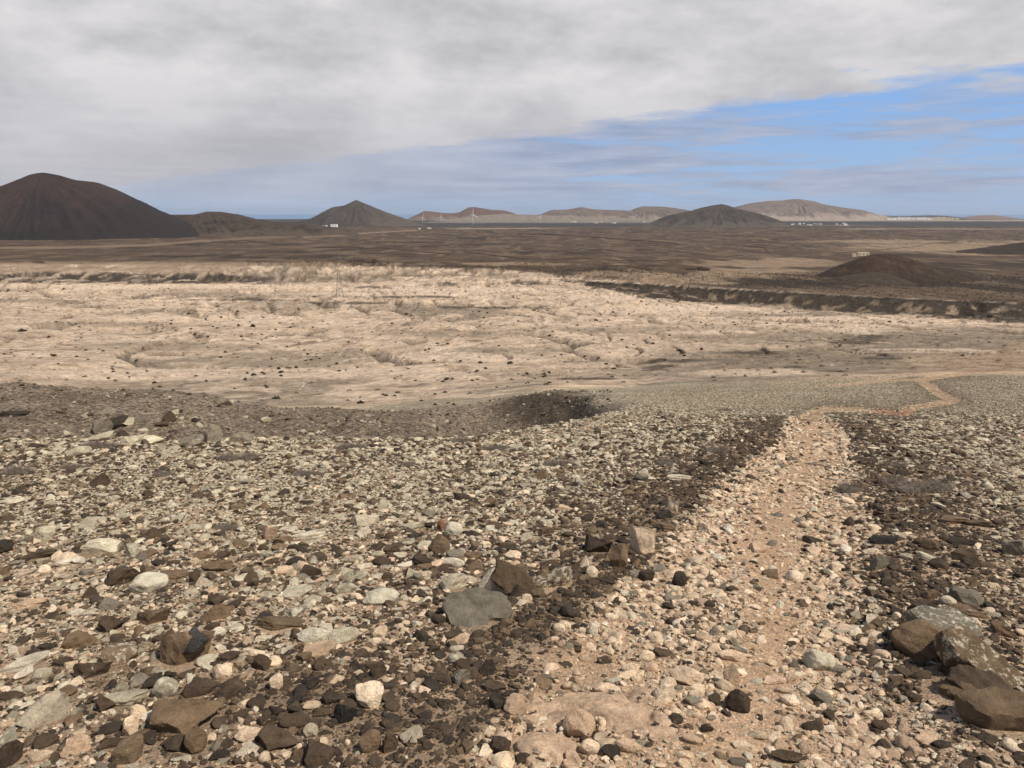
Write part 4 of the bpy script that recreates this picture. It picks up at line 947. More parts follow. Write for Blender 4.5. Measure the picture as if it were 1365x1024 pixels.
# bare sandy tread inside the swath
TREAD = [(930, 1030), (1000, 960), (1010, 900), (1030, 850), (1040, 790), (1030, 740), (1035, 690), (1068, 640), (1080, 600), (1085, 570)]
BARE2 = [(700, 870), (760, 880), (790, 895)]
def batch(n, y0, y1, smin, smax, power, sub, seed, keep_fn):
    rng = np.random.default_rng(seed)
    # uniform over the ground, wedge slightly wider than the view
    a = rng.uniform(-.86, .86, n * 3); Y = np.sqrt(rng.uniform(y0 * y0, y1 * y1, n * 3)); X = a * (Y + .6)
    X, Y = X[:n], Y[:n]; u = rng.uniform(0, 1, n)
    s = smin * (1 - u * (1 - (smin / smax) ** power)) ** (-1 / power)         # power-law sizes (diameter)
    Z, px, py, nn, n2, p, band = zone(X, Y)
    for bx, by, brx, bry, bh in BEDS: Z = Z + np.where((np.abs(X - bx) < brx) & (np.abs(Y - by) < bry), bh * np.clip(1 - np.hypot((X - bx) / brx, (Y - by) / bry) ** 2.4, 0, 1), 0)
    k = keep_fn(X, Y, s, px, py, nn, n2, p, band, rng); k &= (px > -90) & (px < 1455) & (py < 1075)
    for hx, hy, hr in stone_xy:
        m = (np.abs(X - hx) < hr + .05) & (np.abs(Y - hy) < hr + .05)
        if m.any(): k &= ~(m & (np.hypot(X - hx, Y - hy) < hr * .82 + s * .25))
    return [v[k] for v in (X, Y, Z, s, px, py, nn, n2, p, band)]
def choose_colour(px, py, Y, n, n2, p, band, rng):
    """per stone: family index and albedo"""
    m = len(px); r = rng.uniform(size=m); p = np.clip(p + rng.normal(0, .22, m) * (p > .03) * (p < .97), 0, 1); band = band * (1 - p)
    fam = np.empty(m, object)
    upper = sst(780, 640, py) * (Y < 30)
    wdark = np.clip(.30 + .58 * band - .02 * upper, 0, .90) * (1 - p) + .12 * p
    wbrown = .15 * (1 - p) + .05 * p
    rest = 1 - wdark - wbrown
    for j in range(m):
        q = r[j]
        if q < wdark[j]: fam[j] = 'dark'
        elif q < wdark[j] + wbrown[j]: fam[j] = 'brown'
        else:
            v = (q - wdark[j] - wbrown[j]) / max(rest[j], 1e-3)
            if p[j] > .5: fam[j] = 'cream' if v < .36 else 'pink' if v < .80 else 'white' if v < .86 else 'lichen' if v < .93 else 'grey'
            else:
                up = upper[j]
                lic = .34 + .36 * up - .30 * min(1, band[j] * 1.3) * (1 - up)
                fam[j] = 'lichen' if v < lic else 'pale' if v < lic + .24 else 'cream' if v < lic + .34 + .14 * (1 - up) + .25 * band[j] * (1 - up) else 'pink' if v < .94 else 'grey'
    c = np.array([PAL[f][rng.integers(len(PAL[f]))] for f in fam]) if m else np.zeros((0, 3))
    return fam, c * rng.uniform(.80, 1.15, (m, 1))
LIB = {}
def lib(style, i, sub):
    k = (style, i, sub)
    if k not in LIB: LIB[k] = rock_shape(500 + i * 13 + len(style), sub, style)
    return LIB[k]
def bake(X, Y, Z, s, colr, styles, sub, seed, flat=.6):
    rng = np.random.default_rng(seed); Vs, Fs, Cs = [], [], []; off = 0
    n = len(X); variant = rng.integers(0, 7, n); st = styles
    for stl in ('round', 'block', 'slab', 'shard'):
        for v in range(7):
            q = np.where((variant == v) & (st == stl))[0]
            if not len(q): continue
            V, Fc = lib(stl, v, sub); m = len(q)
            hx = s[q] / 2 * rng.uniform(.85, 1.2, m); hy = s[q] / 2 * rng.uniform(.6, .95, m); hz = s[q] / 2 * rng.uniform(.30, .62, m) * (.6 if stl == 'slab' else 1) * flat / .6
            yaw = rng.uniform(0, 6.283, m); tx = rng.normal(0, .22, m) - .12; ty = rng.normal(0, .22, m)
            P = V[None] * np.stack([hx, hy, hz], -1)[:, None]
            cx, sx = np.cos(tx)[:, None], np.sin(tx)[:, None]; cy, sy = np.cos(ty)[:, None], np.sin(ty)[:, None]; cz, sz = np.cos(yaw)[:, None], np.sin(yaw)[:, None]
            x, y, z = P[..., 0], P[..., 1], P[..., 2]
            y, z = y * cx - z * sx, y * sx + z * cx; x, z = x * cy + z * sy, -x * sy + z * cy; x, y = x * cz - y * sz, x * sz + y * cz
            x = x + X[q][:, None]; y = y + Y[q][:, None]; z = z + (Z[q] + hz * .28)[:, None]
            Vs.append(np.stack([x, y, z], -1).reshape(-1, 3)); Fs.append((Fc[None] + (np.arange(m) * len(V))[:, None, None]).reshape(-1, 3) + off); off += m * len(V)
            Cs.append(np.repeat(colr[q], len(V), 0))
    return np.concatenate(Vs), np.concatenate(Fs), np.concatenate(Cs)
def styles_for(fam, rng):
    r = rng.uniform(size=len(fam)); out = np.empty(len(fam), object)
    for j, f in enumerate(fam):
        if f in ('cream', 'pink', 'white'): out[j] = 'round' if r[j] < .40 else 'block' if r[j] < .75 else 'shard'
        elif f in ('dark', 'brown'): out[j] = 'block' if r[j] < .5 else 'shard' if r[j] < .68 else 'slab' if r[j] < .84 else 'round'
        else: out[j] = 'slab' if r[j] < .36 else 'block' if r[j] < .70 else 'round' if r[j] < .78 else 'shard'
    return out
def tread_d(px, py): return seg_dist(px, py, TREAD, 1.6) / np.interp(py, [560, 700, 1024], [30, 48, 60])
def keep_common(X, Y, s, px, py, n, n2, p, band, rng, cover):
    r = rng.uniform(size=len(X)); t = np.exp(-tread_d(px, py) ** 2) * (Y < 17); b2 = np.exp(-(seg_dist(px, py, BARE2, 1.5) / 30) ** 2) * (Y < 6)
    bare = np.clip(sst(.12, .5, n2 + .4 * n) * .55 * (1 - band), 0, 1)
    d = (1 - .84 * np.maximum(t, b2)) * (1 - .1 * p * (s > .07)) * (1 - bare * .7) * cover
    tr = gsample(X, Y, tm); d = d * (1 - .93 * np.clip(tr, 0, 1))
    return r < d
OUT = {}
individual = []
def run(n, y0, y1, smin, smax, power, sub, seed, cover=1., flat=.6, zsel=None):
    X, Y, Z, s, px, py, nn, n2, p, band = batch(n, y0, y1, smin, smax, power, sub, seed, lambda *a: keep_common(*a, cover) & (zsel(*a[:5]) if zsel else True))
    rng = np.random.default_rng(seed + 1); fam, c = choose_colour(px, py, Y, nn, n2, p, band, rng); st = styles_for(fam, rng)
    bl_ = (.5 * sst(10, 24, Y) * (p < .5))[:, None]; c = c * (1 - bl_) + np.array((.255, .225, .168)) * bl_; s = s * np.where(Y < 19, 1 - .38 * sst(9.5, 19, Y), 1)
    R = np.sqrt(X * X + Y * Y + Z * Z); scr = s / R * F
    big = (scr > (21 if y0 < 12 else 1e9)) & (px > 6) & (px < 1358) & (py < 1016)
    for j in np.where(big)[0]: individual.append((scr[j], X[j], Y[j], Z[j], s[j], fam[j], st[j], c[j], px[j], py[j], p[j], band[j]))
    k = ~big; V, Fc, Cc = bake(X[k], Y[k], Z[k], s[k], c[k], st[k], sub, seed + 2, flat)
    OUT[seed] = (V, Fc, Cc)
# near: grit, pebbles, stones; then coarser with distance
run(52000, 1.6, 4.2, .006, .020, 1.7, 1, 201, .95)
run(24000, 1.6, 4.4, .018, .10, 2.35, 2, 203, 1.)
inpath = lambda X, Y, s, px, py: gsample(X, Y, pm) > .35
run(7500, 1.6, 4.6, .032, .09, 1.8, 2, 217, .8, zsel=inpath)
run(10000, 4.6, 16, .04, .11, 2.2, 1, 219, .7, zsel=inpath)
clump = lambda X, Y, s, px, py: (np.exp(-((px - 400) / 260) ** 2 - ((py - 945) / 85) ** 2) + np.exp(-((px - 650) / 150) ** 2 - ((py - 790) / 75) ** 2) + np.exp(-((px - 1230) / 90) ** 2 - ((py - 860) / 90) ** 2)) > .42
run(7000, 1.8, 6.5, .035, .10, 1.8, 2, 221, .8, .85, zsel=clump)
run(64000, 4.2, 8.5, .014, .040, 1.8, 0, 205, .95)
run(30000, 4.4, 9.5, .030, .15, 2.55, 1, 207, 1.)
run(90000, 8.5, 19, .03, .075, 1.8, 0, 209, .9)
run(30000, 9.5, 19, .06, .18, 2.8, 1, 211, .9)
slope = lambda X, Y, s, px, py: (px > np.interp(Y, [19, 24, 30, 40, 60], [600, 740, 830, 870, 900]))
run(120000, 18, 50, .045, .14, 2.5, 0, 213, .85, zsel=slope)
run(80000, 50, 105, .10, .20, 2.8, 0, 215, .75, zsel=lambda X, Y, s, px, py: (px > np.interp(py, [500, 530], [1000, 820])) & (py > 501) & (np.random.default_rng(5).uniform(size=len(Y)) < 1.3 - (Y - 50) / 60))
V = np.concatenate([OUT[k][0] for k in OUT]); offs = np.cumsum([0] + [len(OUT[k][0]) for k in OUT][:-1]); Fc = np.concatenate([OUT[k][1] + o for k, o in zip(OUT, offs)]); Cc = np.concatenate([OUT[k][2] for k in OUT])
# scree of the left spur, the hollow and the gully sides
rng = np.random.default_rng(301); n = 26000
X = rng.uniform(-52, 12, n); Y = rng.uniform(27, 78, n); Z = gsample(X, Y); qx, qy_ = project(X, Y, Z); cl = fbm(X / 6, Y / 6, 305, 3); sz = .075 * (1 - rng.uniform(size=n) * .985) ** (-1 / 2.1)
k = (rng.uniform(size=n) < .25 + 1.3 * np.clip(cl + .1, 0, 1)) & (sz < 1.0) & (qx < 815) & (qx > -60); X, Y, Z, sz = X[k], Y[k], Z[k], sz[k]
fam = rng.choice(['dark', 'brown', 'lichen', 'grey'], len(X), p=[.34, .2, .22, .24]).astype(object); c = np.array([PAL[f][0] for f in fam]) * rng.uniform(.6, 1.0, (len(X), 1))
V2, F2, C2 = bake(X, Y, Z, sz, c, styles_for(fam, rng), 1, 306, .8)
Fc = np.concatenate([Fc, F2 + len(V)]); V = np.concatenate([V, V2]); Cc = np.concatenate([Cc, C2])
o = link('gravel', mesh_np('gravel', V, Fc, M_STUFF, Cc, False)); tag(o, 'loose gravel and small stones of mixed cream, grey and dark brown covering the slope', 'gravel', kind='stuff')
print('gravel faces', len(Fc), 'individual candidates', len(individual))
room = 300 - len(HEROES) - 9 - 12
individual.sort(key=lambda q: -q[0]); rest = individual[room:]; individual = individual[:room]
def grp_label(f, px, py, p):
    kind = {'dark': 'dark brown', 'brown': 'brown', 'grey': 'grey', 'lichen': 'grey-green lichen-dusted', 'pale': 'pale', 'cream': 'cream-coloured', 'pink': 'pinkish', 'white': 'whitish'}[f]
    if p > .5: w = 'loose on the pale trodden path'
    elif px > 1100: w = 'among the scattered stones right of the path'
    elif py > 860: w = 'among the stones at the bottom left of the path'
    elif py > 720: w = 'among the stones left of the path in the middle foreground'
    else: w = 'among the crowded stones left of the path further up'
    return f'{kind} loose stone {w}'
for q in individual:
    scr, X, Y, Z, s, f, st, c, px_, py_, p, bd = q
    r = random.Random(int(X * 1e4)); o = link('stone', shape_mesh(st, r.randrange(9), 3))
    o.scale = (s / 2 * r.uniform(.9, 1.2), s / 2 * r.uniform(.65, .95), s / 2 * r.uniform(.35, .6)); o.location = (X, Y, Z + o.scale[2] * .38); o.rotation_euler = (r.gauss(-.12, .15), r.gauss(0, .15), r.uniform(0, 6.28))
    o.color = (c[0], c[1], c[2], {'lichen': .6, 'grey': .3, 'brown': .15, 'dark': .08, 'pale': .25}.get(f, .0)); tag(o, grp_label(f, px_, py_, p), 'stone', 'loose ' + ('dark ' if f in ('dark', 'brown') else 'light ') + 'stones of the foreground')
if rest:
    a = lambda i: np.array([q[i] for q in rest], float)
    V, Fc, Cc = bake(a(1), a(2), a(3), a(4), np.array([q[7] for q in rest]), np.array([q[6] for q in rest], object), 3, 400)
    o = link('cobbles', mesh_np('cobbles', V, Fc, M_STUFF, Cc, False)); tag(o, 'fist-sized mixed stones strewn among the gravel', 'stones', kind='stuff')
# rocks on the left spur
for i, (x, y, w, h, lb) in enumerate([(137, 576, 22, 20, 'tall grey rock in front of the rock cluster on the dark spur'), (155, 572, 26, 20, 'large dark rock in the middle of the cluster on the dark spur'), (172, 568, 18, 12, 'pale-topped rock right of the large dark one on the spur'),
        (186, 565, 14, 9, 'small grey rock at the right end of the cluster on the spur'), (225, 562, 16, 13, 'dark upright rock on the spur above the skyline boulders'), (232, 556, 12, 10, 'pale rounded rock on top of the dark upright rock of the spur'), (216, 570, 18, 9, 'low dark rock left of the upright rock on the spur'),
        (20, 556, 30, 9, 'long low rock on the spur near the left edge'), (143, 552, 18, 9, 'flat grey rock high in the cluster on the spur'), (300, 541, 16, 6, 'flat dark rock on the crest line of the spur'), (355, 563, 14, 7, 'pale small rock on the right part of the spur'), (113, 560, 8, 6, 'small whitish rock alone on the dark spur')]):
    put_stone(x, y, w, h, ['block', 'shard', 'block', 'slab'][i % 4], 'lichen' if 'pale' in lb or 'whit' in lb else 'grey' if 'grey' in lb else 'dark', .25, lb, group='rocks on the dark spur', ymin=25, name='rock', sub=3).color[3]

# dry stick
X, Y, Z = hit(735, 659); m = MB(); p = np.array((X, Y, Z + .02)); q_ = np.array(hit(790, 662)); q_[2] += .03
mid_ = (p + q_) / 2 + np.array((0, .02, .03)); m.bar(p, mid_, .008, .007, 6).bar(mid_, q_, .007, .003, 6).bar(mid_, mid_ + np.array((.09, .08, .03)), .005, .002, 5)
tag(m.build('stick', M_TWIG), 'thin grey dry stick lying on the stones behind the middle of the slope', 'stick')

# ------------------------------------------------------------------ bushes scattered over the badlands
M_BUSH = flat('dark desert bush', (.075, .06, .040), .95, 2.5, .35)
def bush_mesh(seed):
    rng = np.random.default_rng(seed); V = []; Fc = []
    for i in range(150):
        a = rng.uniform(0, 6.283); r = rng.uniform() ** .5; z = rng.uniform(0, 1) * (1 - .7 * r * r); c = np.array([math.cos(a) * r * .8, math.sin(a) * r * .8, z * .9])
        for _ in range(1):
            n_ = rng.normal(size=3); u = np.cross(n_, rng.normal(size=3)); u /= np.linalg.norm(u); w = np.cross(n_ / np.linalg.norm(n_), u); k = len(V); sz = rng.uniform(.14, .3)
            V += [c - u * sz, c + w * sz * .7, c + u * sz, c - w * sz * .7]; Fc.append((k, k + 1, k + 2, k + 3))
    return mesh_np('bush', np.array(V), np.array(Fc), M_BUSH)
BM = [bush_mesh(50 + i) for i in range(4)]
spec = [(30, 442, 14, 6, 'largest dark bush on the left of the pale badlands'), (337, 436, 9, 6, 'round dark bush in the clump left of centre'), (1007, 430, 0, 0, ''), (375, 497, 9, 4, 'dark bush on the bare sand above the spur, left one of a pair'), (395, 490, 8, 3, 'dark bush on the bare sand above the spur, right one of a pair'),
        (452, 495, 7, 3, 'single dark bush right of the pair above the spur'), (206, 511, 9, 4, 'dark bush just behind the crest of the spur'), (368, 532, 14, 6, 'dark bush where the spur meets the pale sand'), (680, 485, 11, 5, 'dark bush alone on the pale ridge in the centre'), (640, 484, 8, 4, 'dark bush left of the lone bush on the central ridge'),
        (480, 538, 12, 7, 'dark bush at the foot of the pale slope left of the hollow'), (515, 528, 8, 4, 'dark bush on the pale slope above the hollow, left side'), (905, 468, 9, 4, 'dark bush on the grey slope edge right of centre'), (935, 466, 8, 4, 'dark bush right of another on the grey slope edge'), (870, 459, 7, 4, 'dark bush on the pale ridge right of centre'),
        (155, 388, 0, 0, ''), (85, 386, 7, 3, 'dark bush near the far rim at left'), (72, 474, 8, 3, 'dark bush low on the left of the pale land'), (102, 476, 8, 3, 'dark bush to the right of another low on the left'), (1283, 475, 7, 4, 'dark bush on the warm sand at the right by the far trail')]
nb = 0
def put_bush(x, y, w, h, label, ymin=70, group='dark bushes dotted over the pale badlands'):
    global nb
    X, Y, Z = hit(x, y, ymin); R = math.hypot(Y, Z); W = w / F * R
    o = link('bush', BM[nb % 4], None, (X, Y, Z - .05 * W), (0, 0, nb * 1.7), (W / 2, W / 2 * .8, max(h / F * R * .85, .3 * W))); tag(o, label, 'bush', group); nb += 1; return o
for x, y, w, h, lb in spec:
    if w: put_bush(x, y, w, h, lb)
rb = random.Random(5); placed = []
def dens(x, y):
    d = .22
    for cx, cy, rx, ry, k in [(300, 435, 130, 16, 1.), (400, 440, 110, 14, .8), (950, 405, 130, 14, 1.), (900, 430, 160, 18, .5), (600, 425, 160, 22, .55), (760, 395, 180, 10, .5), (560, 385, 140, 6, .5), (1010, 420, 120, 10, .7), (90, 500, 120, 8, .5), (560, 545, 90, 16, .7), (830, 380, 120, 6, .5)]:
        d = max(d, k * math.exp(-((x - cx) / rx) ** 2 - ((y - cy) / ry) ** 2))
    return d
while nb < 292:
    x = rb.uniform(0, 1200); y = rb.uniform(380, 545)
    top = np.interp(x, [0, 440, 740, 1050, 1365], [380, 383, 384, 414, 432]); bot = np.interp(x, [0, 200, 400, 600, 850, 1000, 1200, 1365], [500, 515, 535, 552, 505, 480, 450, 450])
    if y < top + 2 or y > bot - 6 or rb.random() > dens(x, y): continue
    wmax = np.interp(y, [380, 430, 480, 540], [4.2, 5.5, 7, 9]); w = wmax * rb.uniform(.45, 1.0) * (1.25 if rb.random() < .12 else 1)
    gl_ = 'far' if y < 410 else 'middle' if y < 460 else 'near'; side = 'left' if x < 455 else 'centre' if x < 820 else 'right'
    put_bush(x, y, w, w * .5, f'small dark bush among many on the {gl_} pale badlands, {side}')
# low scrub lining the washes, too fine to count
rng = np.random.default_rng(9); n = 30000; a = rng.uniform(-.72, .72, n); Y = np.sqrt(rng.uniform(105 ** 2, 900 ** 2, n)); X = a * Y; Z = gsample(X, Y); qx, qy_ = project(X, Y, Z)
gul = gsample(X, Y, GUL); top_ = np.interp(qx, [0, 440, 740, 1050, 1365], [378, 380, 382, 414, 432]); k = ((rng.uniform(size=n) < .9 * gul + .10) & (qx > -10) & (qx < 1380) & (qy_ > top_)) | ((rng.uniform(size=n) < .5) & (Y > 440) & (qy_ <= top_) & (qx > 740)); X, Y, Z = X[k], Y[k], Z[k]
n2_ = 1900; a = rng.uniform(-.72, .72, n2_); Y2 = np.exp(rng.uniform(math.log(900), math.log(5200), n2_)); X2 = a * Y2; cl = fbm(X2 / 150, Y2 / 220, 160, 3); kk = cl > -.02; X = np.r_[X, X2[kk]]; Y = np.r_[Y, Y2[kk]]; Z = gsample(X, Y)
Vb = np.array([v.co[:] for v in BM[0].vertices]); Fb = np.array([list(p.vertices) for p in BM[0].polygons])[::4]; Vs = []; Fs = []
used = np.unique(Fb); remap = {u: i for i, u in enumerate(used)}; Fb = np.vectorize(remap.get)(Fb); Vb = Vb[used]
for i in range(len(X)):
    s_ = rng.uniform(.18, .55) * (1 + min(Y[i], 2600) / 520); ca, sa = math.cos(i), math.sin(i); Vs.append(np.stack([X[i] + s_ * (Vb[:, 0] * ca - Vb[:, 1] * sa), Y[i] + s_ * (Vb[:, 0] * sa + Vb[:, 1] * ca), Z[i] + s_ * .6 * Vb[:, 2]], -1)); Fs.append(Fb + i * len(Vb))
o = link('scrub', mesh_np('scrub', np.concatenate(Vs), np.concatenate(Fs), M_BUSH)); tag(o, 'fine dark scrub along the dry washes and over the brown plain', 'scrub', kind='stuff')
# ------------------------------------------------------------------ things on the plain
M_WHITE = flat('whitewash', (.86, .85, .82), .8); M_CREAMW = flat('cream render', (.62, .52, .38), .85, .3, .15); M_DARKW = flat('dark opening', (.05, .045, .04), .6); M_LAVA = flat('dark lava stone', (.075, .057, .042), .95, .6, .4); M_STEEL = flat('galvanised steel', (.20, .19, .175), .6); M_TURB = flat('white tower paint', (.72, .73, .74), .5)
M_ROOFG = flat('grey roof', (.35, .32, .29), .8)
def house(name, x, y, w, h, lab, cat='house', mat=None, depth=.6, ymin=900, wins=2, group=None, ylift=0, parapet=True):
    X, Y, Z = hit(x, y, ymin); R = math.hypot(Y, Z); W = w / F * R; H = h / F * R; D = W * depth if W < 60 else 14.
    e = empty(name, (X, Y + D / 2, Z)); tag(e, lab, cat, group); mat = mat or M_WHITE
    m = MB(); m.box((0, 0, H / 2 - 1), (W, D, H + 2)); m.build('wall', mat, e)
    if parapet: m = MB(); m.box((0, 0, H + .25), (W * 1.01, D * 1.02, .5)); m.build('roof', M_ROOFG if mat is M_WHITE else mat, e)
    for i in range(wins):
        m = MB(); ww = min(W * .09, 3); m.box(((i + .5) / wins * W - W / 2, -D / 2 - .02, H * .5), (ww, .3, H * .35)); m.build('window', M_DARKW, e)
    return e
house('house', 430, 303.2, 12, 2.2, 'long low white house at the foot of the pointed cone', depth=.3, wins=4, ymin=4000)
house('house', 445, 302.8, 8.5, 3.6, 'taller white house with a stepped roof, right of the long low one', depth=.5, wins=2, ymin=4000)
house('house', 435, 302.6, 1.5, 2.4, 'tiny white outbuilding between the two white houses', depth=1, wins=1, ymin=4000, cat='shed')
house('house', 572, 305, 5, 1.3, 'tiny pale shed at the end of the tan track', depth=.5, wins=1, ymin=3500, cat='shed')
house('house', 559, 306, 2.4, 1.8, 'small white cube house by the tan track', depth=1, wins=1, ymin=3500)
house('farmhouse', 1151, 341.5, 15, 4.4, 'cream flat-roofed farmhouse behind the small cinder cone', mat=M_CREAMW, depth=.4, wins=3, ymin=1000)
house('farmhouse', 1139, 342.5, 5, 3.2, 'small cream annexe at the left end of the flat-roofed farmhouse', mat=M_CREAMW, depth=.8, wins=1, ymin=1000)
house('house', 1171, 287.4, 7, 1.6, 'small white building high on the flank of the pale mountain', ymin=9000, wins=0, parapet=False)
# white resort row by the coast
r = random.Random(4); x = 1183
i = 0
for x, w, h in [(1186, 7, 1.6), (1193, 5, 2.3), (1198.5, 3.5, 3.2), (1204, 6, 2.8), (1211, 6, 3.0), (1218, 6, 2.6), (1225, 6.5, 2.8), (1232, 6, 3.0), (1239, 6, 2.3), (1245, 4, 3.0), (1251, 6, 3.4), (1258, 6, 3.2), (1264.5, 5, 2.8), (1270, 4, 2.6), (1276, 5, 2.0)]:
    house('building', x, 293.2, w, h + .2, ['low white building at the left end of the coastal row', 'white building second from the left end of the coastal row', 'tall narrow white building near the left end of the coastal row'][i] if i < 3 else 'cream building at the right end of the coastal row' if i == 14 else ('white building in the middle of the long coastal row' if x < 1243 else 'cream building in the right half of the long coastal row'), cat='building', mat=M_WHITE if x < 1243 else M_CREAMW, group='pale buildings in a row by the coast', wins=0, ymin=9000, parapet=False, depth=.3); i += 1
for k in range(34):
    x = r.uniform(1052, 1135) if k < 20 else r.uniform(760, 905); y = r.uniform(298.3, 301.6) if k < 20 else r.uniform(296.2, 298)
    house('house', x, y, r.uniform(1.6, 4.5), r.uniform(.9, 1.5), 'tiny pale house in the village right of the dark central cone' if k < 20 else 'tiny pale house in the village left of the dark central cone', group='village houses right of the cone' if k < 20 else 'village houses left of the cone', wins=0, mat=M_CREAMW if k % 3 else M_WHITE, ymin=4500, parapet=False)
def drystone(pts, h, w, lab, ymin=500, seed=1, name='stone_wall', mat=None, closed=False):
    rr = random.Random(seed); P = []
    for (x0, y0), (x1, y1) in zip(pts[:-1], pts[1:]):
        n = max(2, int(abs(x1 - x0) / 5)); P += [(x0 + (x1 - x0) * t / n, y0 + (y1 - y0) * t / n) for t in range(n)]
    P.append(pts[-1]); W = np.array([hit(x, y, ymin) for x, y in P]); m = MB()
    W3 = []
    for i in range(len(W) - 1):
        for t in np.linspace(0, 1, 5)[:-1]: q = W[i] * (1 - t) + W[i + 1] * t; q[2] = gsample(q[0], q[1]); W3.append(q)
    W3.append(W[-1]); W3 = np.array(W3); d = np.gradient(W3[:, :2], axis=0); d /= np.linalg.norm(d, axis=1)[:, None] + 1e-9; nn_ = np.stack([-d[:, 1], d[:, 0]], -1)
    for i, q in enumerate(W3):
        hh = h * rr.uniform(.65, 1.15)
        for s_, z in ((-1, -1), (-.7, hh), (.7, hh), (1, -1)): m.v.append((q[0] + nn_[i, 0] * w * s_ / 2, q[1] + nn_[i, 1] * w * s_ / 2, q[2] + z))
    for i in range(len(W3) - 1):
        a = i * 4; m.f += [(a + j, a + j + 1, a + j + 5, a + j + 4) for j in range(3)]
    m.f += [(0, 3, 2, 1), (len(m.v) - 4, len(m.v) - 3, len(m.v) - 2, len(m.v) - 1)]
    return tag(m.build(name, mat or M_LAVA), lab, 'wall', 'dark drystone walls across the plain')
drystone([(440, 331), (480, 331), (520, 332), (575, 337), (600, 339.5), (615, 338), (640, 338.5), (700, 346), (730, 349), (790, 349)], 1.3, 2.2, 'long dark drystone wall snaking across the middle of the brown plain', 1300, 1)
drystone([(810, 348), (860, 348.5), (900, 347), (945, 344), (990, 341)], 1.3, 2.2, 'dark drystone wall left of the tan fields below the central cone', 1000, 2)
drystone([(690, 312), (750, 314), (800, 317), (830, 320), (880, 323), (905, 326)], 2.0, 2.2, 'dark drystone wall high on the brown plain below the flat-topped hills', 2300, 3)
drystone([(1175, 333), (1215, 330), (1240, 325), (1276, 322)], 1.3, 2.2, 'dark drystone wall above the farmhouse on the right', 1500, 4)
drystone([(1290, 322.5), (1330, 324), (1365, 325), (1400, 326)], 1.3, 2.2, 'dark drystone wall ending at the right edge above the dark hillside', 1500, 5)
drystone([(992, 329), (1018, 330), (1027, 338)], 1.3, 2.2, 'short hooked dark wall right of the central fields', 1300, 6)
drystone([(280, 320), (330, 321), (380, 327), (400, 326)], 1.3, 2.2, 'short dark wall on the brown ground right of the tan road', 1500, 7)
drystone([(400, 327), (450, 322), (470, 317)], 1.3, 2.2, 'dark wall climbing towards the pointed cone', 1500, 8)
# ruin
X, Y, Z = hit(931, 361, 600); e = empty('ruin', (X, Y, Z)); tag(e, 'roofless dark stone ruin on the tan field left of the small cone', 'ruin')
m = MB(); m.box((-9, 0, 1), (12, .8, 3.0)).box((-15, 5, .8), (.8, 10, 2.6)).box((-9, 10, 1), (12, .8, 2.2)); m.build('wall', M_LAVA, e)
m = MB(); m.box((3, 2, 1.6), (7, 5, 4.2)).box((3, 2, 3.9), (5, 3.2, .8)); m.build('hut', M_LAVA, e)
m = MB(); m.box((10.6, 2, 1), (7, .8, 3.0)).box((14, 6, .8), (.8, 8, 2.4)); m.build('wall', M_LAVA, e)
# pylons
def pylon(x, y, hpx, lab, ymin, thick=1.):
    X, Y, Z = hit(x, y, ymin); R = math.hypot(Y, Z); H = hpx / F * R; e = empty('pylon', (X, Y, Z), .35); tag(e, lab, 'pylon', 'lattice electricity pylons')
    b0 = H * .115; b1 = H * .035; t = H * .0024 * thick; m = MB(); lv = [0, .22, .40, .54, .66, .76, .86, 1.0]
    hw = lambda f: b0 + (b1 - b0) * min(f / .7, 1) if f < .9 else b1 * (1 - (f - .9) / .1 * .9)
    cs = [(-1, -1), (1, -1), (1, 1), (-1, 1)]
    for a, b in zip(lv[:-1], lv[1:]):
        for i in range(4):
            j = (i + 1) % 4; A = [(c[0] * hw(a), c[1] * hw(a), a * H) for c in cs]; B = [(c[0] * hw(b), c[1] * hw(b), b * H) for c in cs]
            m.bar(A[i], B[i], t * 1.3); m.bar(A[i], B[j], t * .8); m.bar(A[j], B[i], t * .8); m.bar(B[i], B[j], t * .8)
    m.build('lattice_tower', M_STEEL, e)
    for z, L in ((.68, .20), (.80, .17), (.92, .14)):
        m = MB(); m.bar((-L * H, 0, z * H), (L * H, 0, z * H), t); m.bar((-L * H, 0, z * H), (0, 0, (z + .05) * H), t * .8); m.bar((L * H, 0, z * H), (0, 0, (z + .05) * H), t * .8)
        for s_ in (-1, 1): m.bar((s_ * L * H, 0, z * H), (s_ * L * H, 0, (z - .045) * H), t * .7)
        m.build('crossarm', M_STEEL, e)
pylon(453, 397, 42, 'nearest lattice pylon, standing on the pale rim left of centre', 500)
pylon(570, 371, 28, 'fainter lattice pylon farther off, right of the nearest one', 700)
pylon(453, 356, 17, 'small distant pylon seen above the nearest one', 1000)
pylon(608, 339, 22, 'faint distant pylon on the brown plain in front of the turbines', 1500, .8)
# wind turbines
def turbine(x, yb, hpx, bpx, ang, lab, ymin):
    X, Y, Z = hit(x, yb, ymin); R = math.hypot(Y, Z); H = hpx / F * R; B = bpx / F * R; e = empty('wind_turbine', (X, Y, Z)); tag(e, lab, 'wind turbine', 'white wind turbines')
    m = MB(); m.bar((0, 0, -2), (0, 0, H), H * .028, H * .018, 10); m.build('tower', M_TURB, e, True)
    m = MB(); m.box((0, -H * .01, H * 1.012), (H * .05, H * .12, H * .05)); m.build('nacelle', M_TURB, e)
    m = MB(); hub = np.array((0, -H * .08, H * 1.012)); m.bar(hub, hub + np.array((0, H * .03, 0)), H * .022, H * .028, 8); rt = m.build('hub', M_TURB, e)
    for k in range(3):
        a = ang + k * 2.0944; d = np.array((math.sin(a), 0, math.cos(a))); m = MB(); m.bar(hub, hub + d * B * .2, H * .014, H * .024, 5).bar(hub + d * B * .2, hub + d * B, H * .024, H * .006, 5); m.build('blade', M_TURB, rt)
